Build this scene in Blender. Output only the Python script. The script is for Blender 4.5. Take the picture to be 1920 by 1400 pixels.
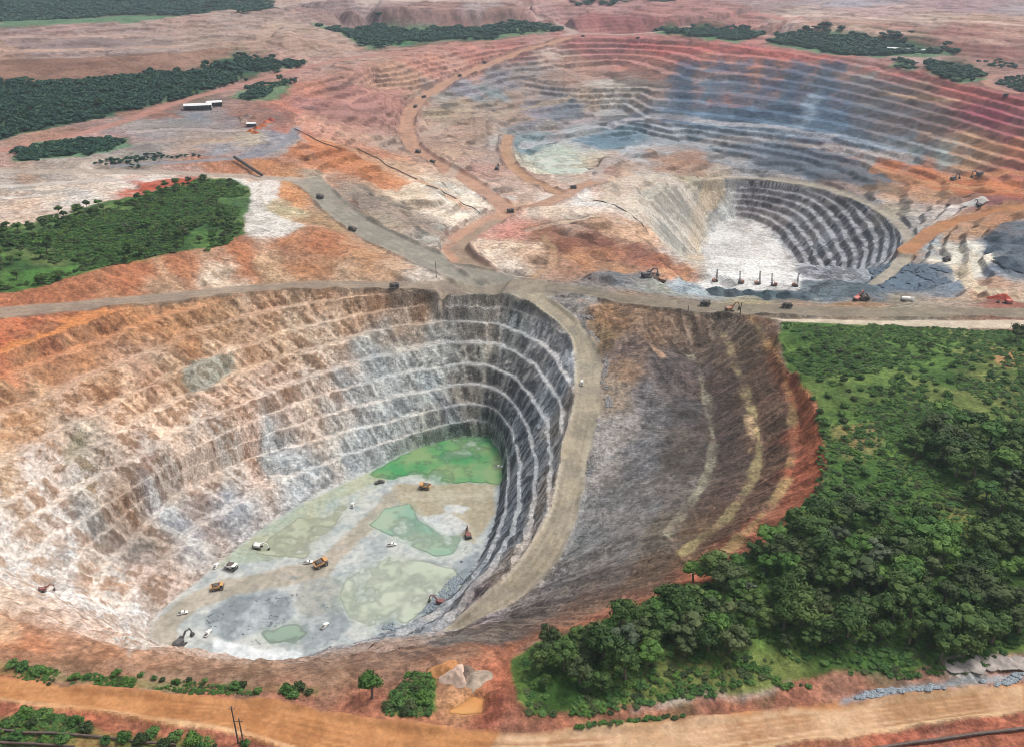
import bpy, bmesh, math, random, time
import numpy as np
from mathutils import Vector, Matrix
from mathutils.geometry import delaunay_2d_cdt, tessellate_polygon
T0 = time.time()
random.seed(7)
RNG = np.random.RandomState(11)
scene = bpy.context.scene
for o in list(bpy.data.objects):
    bpy.data.objects.remove(o)
COL = scene.collection

# ------------------------------------------------------------------ camera
CAMZ, PITCH, FPX = 250.0, math.radians(27.5), 1690.0
cam_d = bpy.data.cameras.new('camera')
cam_d.sensor_fit = 'HORIZONTAL'
cam_d.sensor_width = 36.0
cam_d.lens = FPX / 1920.0 * 36.0
cam_d.clip_start = 1.0
cam_d.clip_end = 120000.0
cam = bpy.data.objects.new('camera', cam_d)
COL.objects.link(cam)
cam.location = (0, 0, CAMZ)
cam.rotation_euler = (math.pi / 2 - PITCH, 0, 0)
scene.camera = cam

# ------------------------------------------------------------------ sky, sun, exposure
SUN_EL, SUN_AZ = math.radians(60), math.radians(66)   # azimuth measured from +Y towards +X
world = bpy.data.worlds.new('World')
scene.world = world
world.use_nodes = True
wn = world.node_tree
wn.nodes.clear()
w_out = wn.nodes.new('ShaderNodeOutputWorld')
w_bg = wn.nodes.new('ShaderNodeBackground')
w_sky = wn.nodes.new('ShaderNodeTexSky')
w_sky.sky_type = 'NISHITA'
w_sky.sun_disc = False
w_sky.sun_elevation = SUN_EL
w_sky.sun_rotation = SUN_AZ
w_sky.air_density = 0.8
w_sky.dust_density = 6.0
w_sky.ozone_density = 0.3
w_bg.inputs['Strength'].default_value = 0.15
w_hs = wn.nodes.new('ShaderNodeHueSaturation')          # thin overcast: a paler sky
w_hs.inputs['Saturation'].default_value = 0.4
wn.links.new(w_sky.outputs['Color'], w_hs.inputs['Color'])
wn.links.new(w_hs.outputs['Color'], w_bg.inputs['Color'])
wn.links.new(w_bg.outputs['Background'], w_out.inputs['Surface'])
sun_d = bpy.data.lights.new('sun', 'SUN')
sun_d.energy = 1.75
sun_d.angle = math.radians(14.0)
sun_d.color = (1.0, 0.93, 0.84)
sun = bpy.data.objects.new('sun', sun_d)
COL.objects.link(sun)
sd = Vector((math.sin(SUN_AZ) * math.cos(SUN_EL), math.cos(SUN_AZ) * math.cos(SUN_EL), math.sin(SUN_EL)))
sun.rotation_euler = sd.to_track_quat('Z', 'Y').to_euler()
sun.location = (300, 300, 600)
scene.view_settings.view_transform = 'Standard'
scene.view_settings.look = 'None'
scene.view_settings.exposure = 0.33
scene.view_settings.gamma = 1.0
scene.view_settings.use_curve_mapping = False
scene.render.engine = 'CYCLES'
scene.cycles.use_denoising = True
scene.cycles.filter_width = 0.8
scene.cycles.max_bounces = 5
scene.cycles.diffuse_bounces = 3
scene.cycles.volume_bounces = 0
HAZE_D = 0.00007                                    # air: density of the haze box built at the end
scene.cycles.transparent_max_bounces = 6

# ------------------------------------------------------------------ numeric helpers
CT, ST = math.cos(PITCH), math.sin(PITCH)
def at(px, py, z):
    """a sight line of the survey photo met with the level z: a point of the site plan"""
    r = (px - 960.0) / FPX; u = -(py - 700.0) / FPX
    dx, dy, dz = r, CT + u * ST, -ST + u * CT
    t = (z - CAMZ) / dz
    return (dx * t, dy * t, z)
def line(pts, z=None):
    return [at(p[0], p[1], p[2] if z is None else z) for p in pts]
def resample(pts, step):
    pts = np.asarray(pts, float)
    seg = np.sqrt(((pts[1:, :2] - pts[:-1, :2]) ** 2).sum(1))
    s = np.concatenate([[0], np.cumsum(seg)])
    n = max(2, int(s[-1] / step) + 1)
    q = np.linspace(0, s[-1], n)
    return np.stack([np.interp(q, s, pts[:, k]) for k in range(pts.shape[1])], 1)
def smooth_line(pts, it=2):
    p = [np.asarray(q, float) for q in pts]
    for _ in range(it):
        out = [p[0]]
        for a, b in zip(p[:-1], p[1:]):
            out += [a * .75 + b * .25, a * .25 + b * .75]
        out.append(p[-1]); p = out
    return np.array(p)
_TAB = RNG.uniform(-1, 1, (64, 256 * 256)).astype(np.float32)
def vnoise(x, y, seed=0):
    xf = np.floor(x); yf = np.floor(y)
    fx = x - xf; fy = y - yf
    fx = fx * fx * (3 - 2 * fx); fy = fy * fy * (3 - 2 * fy)
    xi = xf.astype(np.int32) & 255; x1 = (xi + 1) & 255
    yi = (yf.astype(np.int32) & 255) << 8; y1 = (yi + 256) & 65535
    tb = _TAB[seed % 64]
    a = tb[yi + xi]; b = tb[yi + x1]; c = tb[y1 + xi]; d = tb[y1 + x1]
    return a + (b - a) * fx + (c - a) * fy + (a - b - c + d) * (fx * fy)
def fbm(x, y, scale, octv=4, seed=0, gain=.5):
    x = np.asarray(x, np.float32); y = np.asarray(y, np.float32)
    s = np.zeros(x.shape, np.float32); a = 1.0; t = 0.0; f = 1.0 / scale
    for o in range(octv):
        c, sn = math.cos(o * 1.1), math.sin(o * 1.1)
        s += a * vnoise((x * c - y * sn) * f + 17.3 * o, (x * sn + y * c) * f - 9.1 * o, seed + o * 31)
        t += a; a *= gain; f *= 2.03
    return s / t * 1.6
def sstep(a, b, x):
    t = np.clip((x - a) / (b - a), 0, 1)
    return t * t * (3 - 2 * t)
def in_poly(x, y, poly):
    if x.ndim == 2 and x.shape[0] > 500:              # only the rows the outline can reach
        ys = [p[1] for p in poly]; out = np.zeros(x.shape, bool)
        r0 = np.searchsorted(YR, min(ys) - 12); r1 = np.searchsorted(YR, max(ys) + 12)
        hm = HALF[r0:r1]
        if r1 <= r0: return out
        xmn = min(p[0] for p in poly) - 12; xmx = max(p[0] for p in poly) + 12
        c0 = np.searchsorted(U, min((xmn / hm).min(), (xmn / hm).max())); c1 = np.searchsorted(U, max((xmx / hm).max(), (xmx / hm).min()))
        if c1 > c0: out[r0:r1, c0:c1] = in_poly(x[r0:r1, c0:c1].ravel(), y[r0:r1, c0:c1].ravel(), poly).reshape(r1 - r0, c1 - c0)
        return out
    inside = np.zeros(x.shape, bool)
    n = len(poly)
    for i in range(n):
        x1, y1 = poly[i][0], poly[i][1]; x2, y2 = poly[(i + 1) % n][0], poly[(i + 1) % n][1]
        if y1 == y2: continue
        c = ((y1 > y) != (y2 > y))
        inside ^= c & (x < (x2 - x1) * (y - y1) / (y2 - y1) + x1)
    return inside

# ------------------------------------------------------------------ the site plan: break lines with levels
S = 9.5                                             # bench height of the near pit
BL = []                                             # all break lines (world)
def bl(pts, z=None, step=5.0, sm=1):
    w = line(pts, z)
    if sm: w = smooth_line(w, sm)
    w = resample(w, step)
    BL.append(w); return w
# --- near pit, benches of the left and far wall
b_road_lo = bl([(-160,612,31),(0,597,25),(120,586,21),(260,572,16),(400,557,11),(520,546,7.5),(640,541,4.5),(760,544,2),(860,546,.5),(940,549,0)])
b_road_up = bl([(-160,590,31),(0,577,25),(120,567,21),(260,555,16),(400,540,11),(520,530,7.5),(640,526,4.5),(760,531,2),(830,527,.8)])
bl([(-160,735,19),(0,660,19),(67,635,19),(133,610,19),(200,590,18),(245,580,17)])
bl([(-160,800,9.5),(0,714,9.5),(80,674,9.5),(160,650,9.5),(233,614,9.5),(333,587,9.5),(400,566,9.5)])
bl([(-160,868,0),(0,775,0),(33,764,0),(140,717,0),(183,697,0),(333,632,0),(430,603,0),(550,570,0),(660,553,1)])
bl([(-160,962,-S),(0,867,-S),(50,844,-S),(83,827,-S),(140,794,-S),(187,767,-S),(233,744,-S),(300,714,-S),(360,687,-S),(433,657,-S),(500,637,-S),(567,612,-S),(640,595,-S),(700,584,-S),(800,572,-S),(880,566,-S),(935,570,-S),(985,586,-S),(1025,604,-S),(1052,620,-S)])
bl([(-90,1010,-2*S),(0,950,-2*S),(33,932,-2*S),(57,907,-2*S),(110,867,-2*S),(167,837,-2*S),(253,790,-2*S),(313,757,-2*S),(360,734,-2*S),(443,700,-2*S),(500,680,-2*S),(567,658,-2*S),(640,634,-2*S),(700,619,-2*S),(800,604,-2*S),(880,600,-2*S),(930,606,-2*S),(985,628,-2*S),(1024,652,-2*S),(1052,684,-2*S),(1066,716,-2*S)])
bl([(0,1010,-3*S),(60,968,-3*S),(117,930,-3*S),(160,907,-3*S),(207,877,-3*S),(267,844,-3*S),(333,810,-3*S),(400,774,-3*S),(483,744,-3*S),(567,714,-3*S),(640,686,-3*S),(700,668,-3*S),(800,645,-3*S),(880,638,-3*S),(935,646,-3*S),(990,672,-3*S),(1024,704,-3*S),(1046,746,-3*S),(1055,785,-3*S),(1055,808,-3*S)])
bl([(20,1060,-4*S),(60,1030,-4*S),(110,1000,-4*S),(180,955,-4*S),(250,914,-4*S),(287,892,-4*S),(333,855,-4*S),(433,805,-4*S),(500,777,-4*S),(567,754,-4*S),(640,730,-4*S),(700,712,-4*S),(800,690,-4*S),(880,680,-4*S),(930,688,-4*S),(980,718,-4*S),(1010,756,-4*S),(1028,808,-4*S),(1033,866,-4*S),(1030,920,-4*S)])
bl([(90,1105,-5*S),(130,1060,-5*S),(200,990,-5*S),(260,940,-5*S),(333,888,-5*S),(433,840,-5*S),(500,815,-5*S),(567,792,-5*S),(640,771,-5*S),(700,756,-5*S),(800,728,-5*S),(880,717,-5*S),(925,725,-5*S),(968,756,-5*S),(993,803,-5*S),(1005,860,-5*S),(1005,920,-5*S),(994,980,-5*S),(968,1035,-5*S)])
bl([(190,1140,-6*S),(180,1090,-6*S),(230,1018,-6*S),(280,965,-6*S),(333,920,-6*S),(400,886,-6*S),(467,857,-6*S),(560,833,-6*S),(640,814,-6*S),(700,800,-6*S),(800,768,-6*S),(880,754,-6*S),(922,762,-6*S),(955,792,-6*S),(972,850,-6*S),(976,910,-6*S),(966,970,-6*S),(944,1030,-6*S),(908,1083,-6*S),(864,1132,-6*S),(815,1172,-6*S)])
bl([(240,1170,-7*S),(232,1125,-7*S),(272,1075,-7*S),(330,1020,-7*S),(400,968,-7*S),(470,925,-7*S),(560,884,-7*S),(640,855,-7*S),(700,838,-7*S),(800,805,-7*S),(880,785,-7*S),(920,788,-7*S),(945,820,-7*S),(956,880,-7*S),(952,940,-7*S),(939,990,-7*S),(914,1047,-7*S),(880,1096,-7*S),(840,1134,-7*S),(792,1163,-7*S)])
FLOOR = -8 * S
floor_toe = bl([(300,1222),(276,1195),(288,1150),(368,1090),(468,1005),(560,945),(640,905),(700,880),(770,842),(880,817),(924,821),(940,850),(938,905),(930,960),(914,1012),(888,1062),(858,1102),(825,1132),(785,1158),(720,1185),(640,1215),(520,1243),(400,1244)], FLOOR)
for q in ([(420,1120),(560,1060),(700,980),(820,900)],[(400,1190),(560,1150),(700,1100),(840,1010)]):
    bl(q, FLOOR, 25)
# --- the ramp winding down the right side
ramp_l = bl([(958,553,0),(990,566,-2),(1033,597,-6),(1066,627,-10),(1077,667,-14),(1077,734,-20),(1070,784,-25),(1050,850,-31),(1037,934,-38),(1020,984,-42),(973,1050,-47),(927,1103,-51),(873,1150,-54),(822,1186,-57)])
ramp_r = bl([(1012,549,0),(1057,580,-4),(1107,627,-9),(1127,667,-13),(1127,734,-19),(1120,784,-24),(1102,867,-32),(1090,934,-37),(1074,1000,-42),(1040,1066,-46.5),(993,1113,-50),(940,1146,-53),(880,1178,-56)])
# --- right wall with its berms
def berm(pts, z, w=5.0):
    a = bl(pts, z)
    t = np.gradient(a[:, :2], axis=0); t /= np.linalg.norm(t, axis=1)[:, None] + 1e-9
    n = np.stack([t[:, 1], -t[:, 0]], 1)
    b = a.copy(); b[:, :2] += n * -w
    BL.append(b); return a, b
rim_r = bl([(1405,588,5),(1462,602,7),(1455,634,9),(1474,680,11),(1494,702,12),(1521,744,13),(1534,790,14),(1544,827,14),(1548,867,14),(1540,907,14),(1521,936,13),(1493,962,13),(1430,1018,12),(1363,1068,11),(1300,1098,10),(1230,1124,9),(1160,1153,8),(1067,1180,6),(1000,1198,5),(955,1228,4)])
berm_1 = berm([(1403,598),(1440,654),(1460,700),(1470,734),(1477,767),(1481,834),(1470,884),(1447,930),(1400,985),(1347,1030),(1290,1070)], 3.5, 5)
berm_2 = berm([(1347,628),(1363,654),(1380,707),(1397,757),(1410,800),(1417,844),(1407,887),(1385,930),(1335,985),(1270,1035)], -7, 5)
berm_3 = berm([(1287,668),(1293,680),(1303,697),(1317,750),(1327,800),(1330,840),(1318,890),(1290,940),(1240,1000)], -17, 4)
berm_4 = bl([(1085,565,0),(1117,584,-1),(1165,607,-4),(1207,634,-7),(1232,668,-9)])
# --- near crest and left end of the near pit
crest = bl([(-160,1085,8),(0,1150,5),(110,1183,3.5),(230,1212,3),(330,1232,-.5),(430,1246,-1.5),(560,1246,-1.5),(660,1232,-1.5),(730,1218,-3.5),(807,1201,-10),(850,1190,-20)])
bl([(-160,1040,-10),(0,1105,-12),(120,1150,-14),(230,1192,-16)])
bl([(-160,985,-26),(-60,1030,-30),(40,1085,-34),(130,1125,-46),(200,1165,-56)])
# --- foreground
bl([(-160,1160,12),(0,1215,9),(230,1245,7),(500,1268,5),(700,1262,5),(850,1235,5),(930,1215,4)])
fr_up = bl([(-160,1240,12),(0,1273,11),(213,1295,9),(400,1308,8),(533,1320,7.5),(640,1343,7),(790,1365,7),(940,1376,7),(1073,1370,7),(1280,1356,7),(1563,1320,7),(1920,1283,7),(2100,1263,7)])
fr_lo = bl([(-160,1285,12),(0,1316,11),(133,1328,10),(267,1348,9),(433,1374,8),(520,1400,7.5),(640,1445,7),(900,1480,7),(1200,1445,7),(1480,1398,7),(1613,1380,7),(1920,1336,7),(2100,1312,7)])
bl([(-160,1330,16),(0,1352,14),(150,1372,12),(300,1395,10)])
bl([(1560,1425,8),(1700,1395,8),(1920,1365,9),(2100,1345,9)])
bl([(820,1330,5),(905,1330,5),(905,1300,5),(825,1285,5)], sm=0)      # orange puddle hollow
bl([(700,1330,8),(780,1340,8)]); bl([(930,1300,9),(960,1345,9)])
bl([(1000,1270,9),(1250,1240,12),(1500,1180,14),(1750,1130,16),(2050,1080,18)])
bl([(1000,1335,8),(1280,1312,9),(1480,1287,9),(1690,1265,9),(1880,1228,10),(2080,1210,10)])
# --- right scrubland
bl([(1470,617,8),(1600,622,8),(1920,632,9),(2100,640,9)])
bl([(1560,720,14),(1750,720,15),(1920,730,16),(2100,740,16)])
bl([(1600,860,16),(1750,860,19),(2060,860,21)])
# --- the road between the pits
mid_up = bl([(1000,524,.5),(1073,534,1),(1173,552,1.5),(1280,564,2),(1400,570,3),(1500,574,3),(1650,577,4),(1920,578,5),(2100,576,6)])
mid_lo = bl([(1020,545,0),(1100,556,.5),(1180,572,1),(1280,585,2),(1400,590,3),(1470,594,4),(1650,597,4),(1920,597,5),(2100,596,6)])
bl([(1470,603,6),(1650,612,6),(1800,616,6),(1920,617,6),(2100,616,6)])
# --- left road from the junction to the plain
ra_l = bl([(850,527,.3),(800,505,2),(720,470,4),(650,432,7),(600,390,10),(575,360,12),(545,341,14)])
ra_r = bl([(985,523,.3),(905,500,1),(835,480,2),(770,452,4),(700,418,7),(650,382,10),(622,352,12),(600,330,14)])
bl([(760,520,6),(660,470,12),(590,428,18)])
veg_l = bl([(-160,568,34),(0,552,30),(67,542,29),(100,529,29),(200,504,29),(267,484,28),(350,472,26),(400,462,24),(480,444,21),(583,425,19)])
bl([(-160,470,36),(0,470,33),(200,440,30),(400,400,24),(470,350,20)])
# --- haul road through the far pit
rb_c = bl([(905,512,0),(862,488,-3),(848,465,-5),(872,440,-8),(920,415,-11),(958,398,-14),(938,383,-15),(900,355,-17),(850,325,-18),(790,293,-19),(768,270,-19),(762,232,-17),(776,195,-13),(822,165,-8),(872,140,-2),(960,103,8),(1065,72,20)])
rc_c = bl([(958,398,-14),(1040,377,-20),(1080,353,-26),(1125,340,-28)])
rd_c = bl([(1045,362,-24),(1000,343,-26),(962,318,-29),(946,285,-32),(952,255,-33)])
bl([(1125,340,-28),(1110,312,-34),(1165,288,-38),(1290,262,-50)])
# slope left of the haul road
bl([(560,240,22),(620,272,20),(690,300,13),(760,335,5),(830,370,-2),(890,402,-8)])
bl([(640,345,10),(700,385,4),(780,430,0),(840,460,-3)])
# left rim of the far pit, and far rim
rim_f = bl([(560,238,22),(530,205,24),(514,186,25),(545,168,25),(600,152,25),(700,130,24),(800,107,23),(940,82,21),(1060,70,20),(1200,75,20),(1300,78,21),(1420,87,22),(1560,104,24),(1680,125,26),(1760,148,27),(1850,168,28),(1920,184,29),(2100,225,30)])
bl([(700,150,8),(720,200,2),(700,250,0),(730,280,-12)])
bl([(860,185,-16),(950,160,-15),(1060,130,-14),(1160,120,-12)])
bl([(830,240,-26),(920,225,-32),(1040,205,-36),(1160,205,-42)])
base_f = bl([(1120,222,-40),(1280,234,-36),(1400,240,-32),(1500,246,-30),(1650,271,-28),(1780,305,-26),(1920,330,-22),(2100,350,-20)])
bl([(1130,165,-14),(1280,155,-8),(1400,160,-8),(1560,180,-6),(1700,205,-3),(1920,250,4),(2100,290,6)])
# basin with the pale pond
bl([(990,285,-45),(1000,310,-45),(1040,335,-45),(1090,330,-45),(1105,310,-45),(1085,285,-45),(1030,278,-45),(990,285,-45)], sm=0)
bl([(1000,262,-48),(1100,262,-52),(1190,255,-56)])
# middle shelf
bl([(1180,330,-36),(1250,300,-46),(1330,285,-52),(1420,300,-54),(1550,320,-50),(1700,345,-42),(1800,360,-32),(1920,365,-25),(2100,375,-22)])
# brown plateau and crest of the inner pit
bl([(905,470,-2),(990,440,-8),(1060,425,-12),(1120,420,-14)])
bl([(960,515,0),(1050,505,-3),(1150,500,-8),(1240,508,-10)])
bl([(1085,378,-20),(1130,378,-20),(1180,402,-20),(1215,432,-19),(1245,462,-18),(1270,492,-17),(1300,515,-17)])
# inner pit
inner_top = bl([(1300,515,-18),(1252,470,-22),(1215,425,-26),(1200,395,-31),(1235,360,-40),(1300,338,-50),(1370,332,-58),(1450,338,-60),(1540,352,-58),(1620,380,-52),(1680,415,-44),(1712,455,-36),(1690,495,-28),(1640,535,-21)])
inner_toe = bl([(1330,540,-100),(1308,505,-100),(1312,465,-100),(1340,425,-100),(1392,406,-100),(1440,430,-100),(1472,468,-100),(1494,510,-100),(1500,548,-100)])
bl([(1380,480,-101),(1430,500,-102),(1440,530,-102)])
drill_e = bl([(1300,512,-17),(1340,527,-17),(1390,531,-17),(1450,535,-17),(1500,536,-17),(1560,538,-17),(1640,540,-18)])
bl([(1250,528,-14),(1330,552,-15),(1450,560,-15),(1600,562,-15),(1700,555,-14)])
bl([(1250,545,-8),(1400,564,-8),(1600,568,-8),(1800,562,-6)])
# right of the inner pit
bl([(1730,490,-22),(1790,500,-18),(1800,530,-15),(1740,550,-14)])
bl([(1720,450,-28),(1760,425,-24),(1830,408,-18),(1920,388,-12),(2100,360,-8)])
bl([(1760,465,-20),(1820,480,-14),(1840,520,-10),(1860,555,-2)])
bl([(1850,430,-14),(1900,425,-8),(2000,430,-4)]); bl([(1870,490,-4),(1920,520,0),(2050,520,2)])
# left plain behind, benches near the shed
bl([(-160,310,38),(0,320,34),(250,318,28),(440,325,18),(545,338,14)])
bl([(-160,292,40),(0,300,36),(200,302,31),(360,300,27),(500,300,24),(560,262,24)])
bl([(-160,270,34),(0,275,32),(200,240,30),(330,190,28),(450,160,27),(560,130,26),(660,110,25),(800,95,23)])
# waste dump
dump_toe = bl([(-160,152,26),(0,152,26),(200,147,26),(330,132,26),(430,110,26),(560,103,26),(690,93,25)])
dump_crest = bl([(-160,112,60),(0,110,60),(200,106,60),(300,100,58),(400,90,52),(520,80,46),(620,74,40)])
bl([(-160,60,62),(0,56,62),(120,44,63),(260,36,64),(400,34,62),(500,40,58),(580,54,50),(640,70,36)])
bl([(-160,42,24),(0,42,24),(120,31,24),(260,24,24),(400,22,24),(520,28,24),(620,45,24),(690,68,24)])
# far land
bl([(-300,20,24),(200,8,24),(480,12,24)])
bl([(480,30,24),(600,42,24),(750,55,24),(900,52,24),(1050,50,22)]); bl([(500,16,60),(640,13,62),(800,14,60),(950,22,52),(1050,40,34)]); bl([(540,0,62),(900,-4,62),(1000,2,60)])
bl([(1080,58,22),(1240,58,22),(1430,62,24),(1600,75,27),(1800,100,29),(2000,125,30)])
bl([(1060,30,46),(1200,28,48),(1300,36,44),(1420,50,30)]); bl([(1060,12,50),(1250,10,52)])
bl([(1450,40,45),(1600,50,45),(1750,70,45),(2000,95,45)]); bl([(1500,20,50),(1700,28,52),(2000,45,52)]); bl([(1500,5,40),(2000,10,40)])
bl([(1780,140,30),(1850,135,31),(2000,150,32)])
# ------------------------------------------------------------------ the terrain sheet
def spaced(a, b, s0, s1):
    out = [a]
    while out[-1] < b:
        t = min(1, (out[-1] - a) / (b - a)); out.append(out[-1] + s0 + (s1 - s0) * t)
    return out
YR = [-9000, -3000, -1200, -500, -150, 0, 80, 130, 160]
YR += spaced(180, 640, .86, .9)
YR += spaced(YR[-1] + .95, 1300, .95, 2.3)
YR += spaced(YR[-1] + 2.4, 2100, 2.4, 4.6)
YR += spaced(YR[-1] + 5, 4300, 5, 60)
YR += [4800, 6000, 8500, 13000, 22000, 45000, 90000]
YR = np.array(YR, float)
NU = 860
U = np.linspace(-1, 1, NU)
U = np.concatenate([[-40, -12, -4.5, -2.3, -1.5, -1.2, -1.08], U, [1.08, 1.2, 1.5, 2.3, 4.5, 12, 40]])
HALF = np.where(YR < 180, .545 * 180 + 120, .545 * YR + 120)
X = U[None, :] * HALF[:, None]
Y = np.repeat(YR[:, None], len(U), 1)
NR, NC = X.shape
for q, zz in (((-9000, -9500), 6), ((9000, -9500), 6), ((-400, 100), 10), ((0, 100), 8), ((400, 100), 8), ((-260, 150), 12), ((0, 175), 8), ((260, 160), 8),
              ((-40000, 1000), 20), ((40000, 1000), 20), ((-6000, -9500), 10), ((6000, -9500), 10), ((-2500, 300), 30), ((2500, 300), 15), ((-2500, 1800), 30), ((2500, 1800), 30),
              ((-4000, 5000), 24), ((4000, 5000), 24), ((0, 4600), 24), ((1500, 4600), 24), ((-1500, 4600), 24), ((-120000, 95000), 24), ((120000, 95000), 24), ((-4e6, 95000), 24), ((4e6, 95000), 24), ((-4e5, -9500), 20), ((4e5, -9500), 20)):
    BL.append(np.array([[q[0], q[1], zz]], float))
P = np.concatenate(BL)
keep = []; cell = {}
for i, p in enumerate(P):
    d = 1.6 if p[1] < 700 else 3.0
    k = (int(p[0] // d), int(p[1] // d))
    if k in cell: continue
    cell[k] = i; keep.append(i)
P = P[keep]
r = delaunay_2d_cdt([Vector((a, b)) for a, b in P[:, :2]], [], [], 0, 1e-5)
TV = np.array([(v.x, v.y) for v in r[0]]); TZ = np.array([P[o[0], 2] for o in r[3]]); TRI = r[2]
Z = np.full(X.shape, 12.0)
for t in TRI:
    a, b, c = t
    x0, y0 = TV[a]; x1, y1 = TV[b]; x2, y2 = TV[c]
    den = (y1 - y2) * (x0 - x2) + (x2 - x1) * (y0 - y2)
    if abs(den) < 1e-9: continue
    r0 = np.searchsorted(YR, min(y0, y1, y2)); r1 = np.searchsorted(YR, max(y0, y1, y2), side='right')
    if r1 <= r0: continue
    hm = HALF[r0:r1]
    xmn, xmx = min(x0, x1, x2), max(x0, x1, x2)
    c0 = np.searchsorted(U, min((xmn / hm).min(), (xmx / hm).min(), (xmn / hm).max())); c1 = np.searchsorted(U, max((xmx / hm).max(), (xmn / hm).max(), (xmx / hm).min()), side='right')
    if c1 <= c0: continue
    gx = X[r0:r1, c0:c1]; gy = Y[r0:r1, c0:c1]
    l0 = ((y1 - y2) * (gx - x2) + (x2 - x1) * (gy - y2)) / den
    l1 = ((y2 - y0) * (gx - x2) + (x0 - x2) * (gy - y2)) / den
    l2 = 1 - l0 - l1
    m = (l0 >= -1e-6) & (l1 >= -1e-6) & (l2 >= -1e-6)
    Z[r0:r1, c0:c1][m] = (l0 * TZ[a] + l1 * TZ[b] + l2 * TZ[c])[m]
def blur(A, n):
    for _ in range(n):
        B = A.copy()
        B[1:-1] = A[1:-1] * .5 + (A[2:] + A[:-2]) * .25
        A = B.copy()
        A[:, 1:-1] = B[:, 1:-1] * .5 + (B[:, 2:] + B[:, :-2]) * .25
    return A
ZT = blur(Z, 3)
print('tin', len(P), len(TRI), X.shape, time.time() - T0)

def bil(A, x, y):
    """value of a grid field at plan positions"""
    x = np.asarray(x, float); y = np.asarray(y, float)
    fi = np.interp(y, YR, np.arange(NR)); i = np.clip(np.floor(fi).astype(int), 0, NR - 2); ty = fi - i
    def row(k):
        h = HALF[k]; fj = np.interp(x / h, U, np.arange(NC)); j = np.clip(np.floor(fj).astype(int), 0, NC - 2); tx = fj - j
        return A[k, j] * (1 - tx) + A[k, j + 1] * tx
    return row(i) * (1 - ty) + row(i + 1) * ty
def hit(px, py, A=None):
    """first ground met by a sight line"""
    A = ZT if A is None else A
    r_ = (px - 960.0) / FPX; u_ = -(py - 700.0) / FPX
    d = np.array([r_, CT + u_ * ST, -ST + u_ * CT])
    t = np.concatenate([np.arange(230, 900, 1.5), np.arange(900, 2600, 4), np.arange(2600, 9000, 20)])
    zz = CAMZ + d[2] * t
    g = bil(A, d[0] * t, d[1] * t)
    k = np.argmax(zz < g)
    if zz[k] >= g[k]: k = len(t) - 1
    t0, t1 = t[max(k - 1, 0)], t[k]
    e0 = CAMZ + d[2] * t0 - bil(A, [d[0] * t0], [d[1] * t0])[0]; e1 = zz[k] - g[k]
    tt = t0 + (t1 - t0) * (e0 / (e0 - e1) if e0 != e1 else 0)
    return (d[0] * tt, d[1] * tt, CAMZ + d[2] * tt)
def hpoly(pts): return [hit(a, b) for a, b in pts]

def near_line(pl, dmax):
    """distance of every grid vertex to a polyline, up to dmax, and position along it"""
    D = np.full(X.shape, 1e9, np.float32); Zl = np.zeros(X.shape, np.float32); Sd = np.zeros(X.shape, np.float32)
    for a, b in zip(pl[:-1], pl[1:]):
        ymn, ymx = min(a[1], b[1]) - dmax, max(a[1], b[1]) + dmax
        r0, r1 = np.searchsorted(YR, ymn), np.searchsorted(YR, ymx)
        if r1 <= r0: continue
        xmn, xmx = min(a[0], b[0]) - dmax, max(a[0], b[0]) + dmax
        hm = HALF[r0:r1]
        c0 = np.searchsorted(U, min((xmn / hm).min(), (xmn / hm).max())); c1 = np.searchsorted(U, max((xmx / hm).max(), (xmx / hm).min()))
        if c1 <= c0: continue
        gx = X[r0:r1, c0:c1] - a[0]; gy = Y[r0:r1, c0:c1] - a[1]
        ex, ey = b[0] - a[0], b[1] - a[1]
        t = np.clip((gx * ex + gy * ey) / (ex * ex + ey * ey + 1e-9), 0, 1)
        d = np.hypot(gx - t * ex, gy - t * ey)
        m = d < D[r0:r1, c0:c1]
        D[r0:r1, c0:c1][m] = d[m]
        Zl[r0:r1, c0:c1][m] = (a[2] + t * (b[2] - a[2]))[m]
        Sd[r0:r1, c0:c1][m] = np.sign(ex * gy - ey * gx)[m]
    return D, Zl, Sd

# ---- road beds: two edges give a polygon; single centre lines get a width
def edge_poly(a, b): return [tuple(p) for p in a] + [tuple(p) for p in b[::-1]]
ROADS = []          # (name, mask, label)
ZR = ZT.copy()
RW = np.zeros(X.shape, np.float32)                 # 1 inside any road
wob = fbm(X, Y, 14, 3, 5)
def road_c(name, pl, w, label, sh=5.0, zoff=0.0):
    pl = resample(smooth_line(pl, 1), 6)
    D, Zl, Sd = near_line(pl, w / 2 + sh + 4)
    Dw = D + wob * .8
    t = 1 - sstep(w / 2, w / 2 + sh, D)
    global ZR
    ZR = ZR * (1 - t) + (Zl + zoff) * t
    m = Dw < w / 2
    RW[m] = 1
    ROADS.append((name, m, label))
    return m
def road_e(name, a, b, label):
    poly = edge_poly(a, b)
    m = in_poly(X + wob * .7, Y + fbm(X, Y, 11, 2, 9) * .7, poly)
    RW[m] = 1
    ROADS.append((name, m, label))
    return m
m_rb = road_c('haul_road', rb_c, 22, 'winding haul road from the crossing through the far pit up to its far rim')
m_rc = road_c('haul_road', rc_c, 20, 'short haul road running right from the crossing in the far pit')
m_rd = road_c('haul_road', rd_c, 15, 'curved haul road around the left side of the pale pond')
m_rq = road_c('haul_road', line([(1640,535,-20),(1690,495,-27),(1712,455,-35),(1680,412,-43.5),(1620,378,-51.5),(1540,350,-57.5),(1450,337,-59.5),(1370,331,-57.5),(1300,337,-49.5)]), 12, 'pale track circling the top of the inner benches', 4)
m_rr = road_c('haul_road', line([(1700,470,-26),(1760,425,-24),(1830,408,-18),(1920,388,-12),(2100,360,-8)]), 16, 'orange haul road climbing right from the inner pit')
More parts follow.
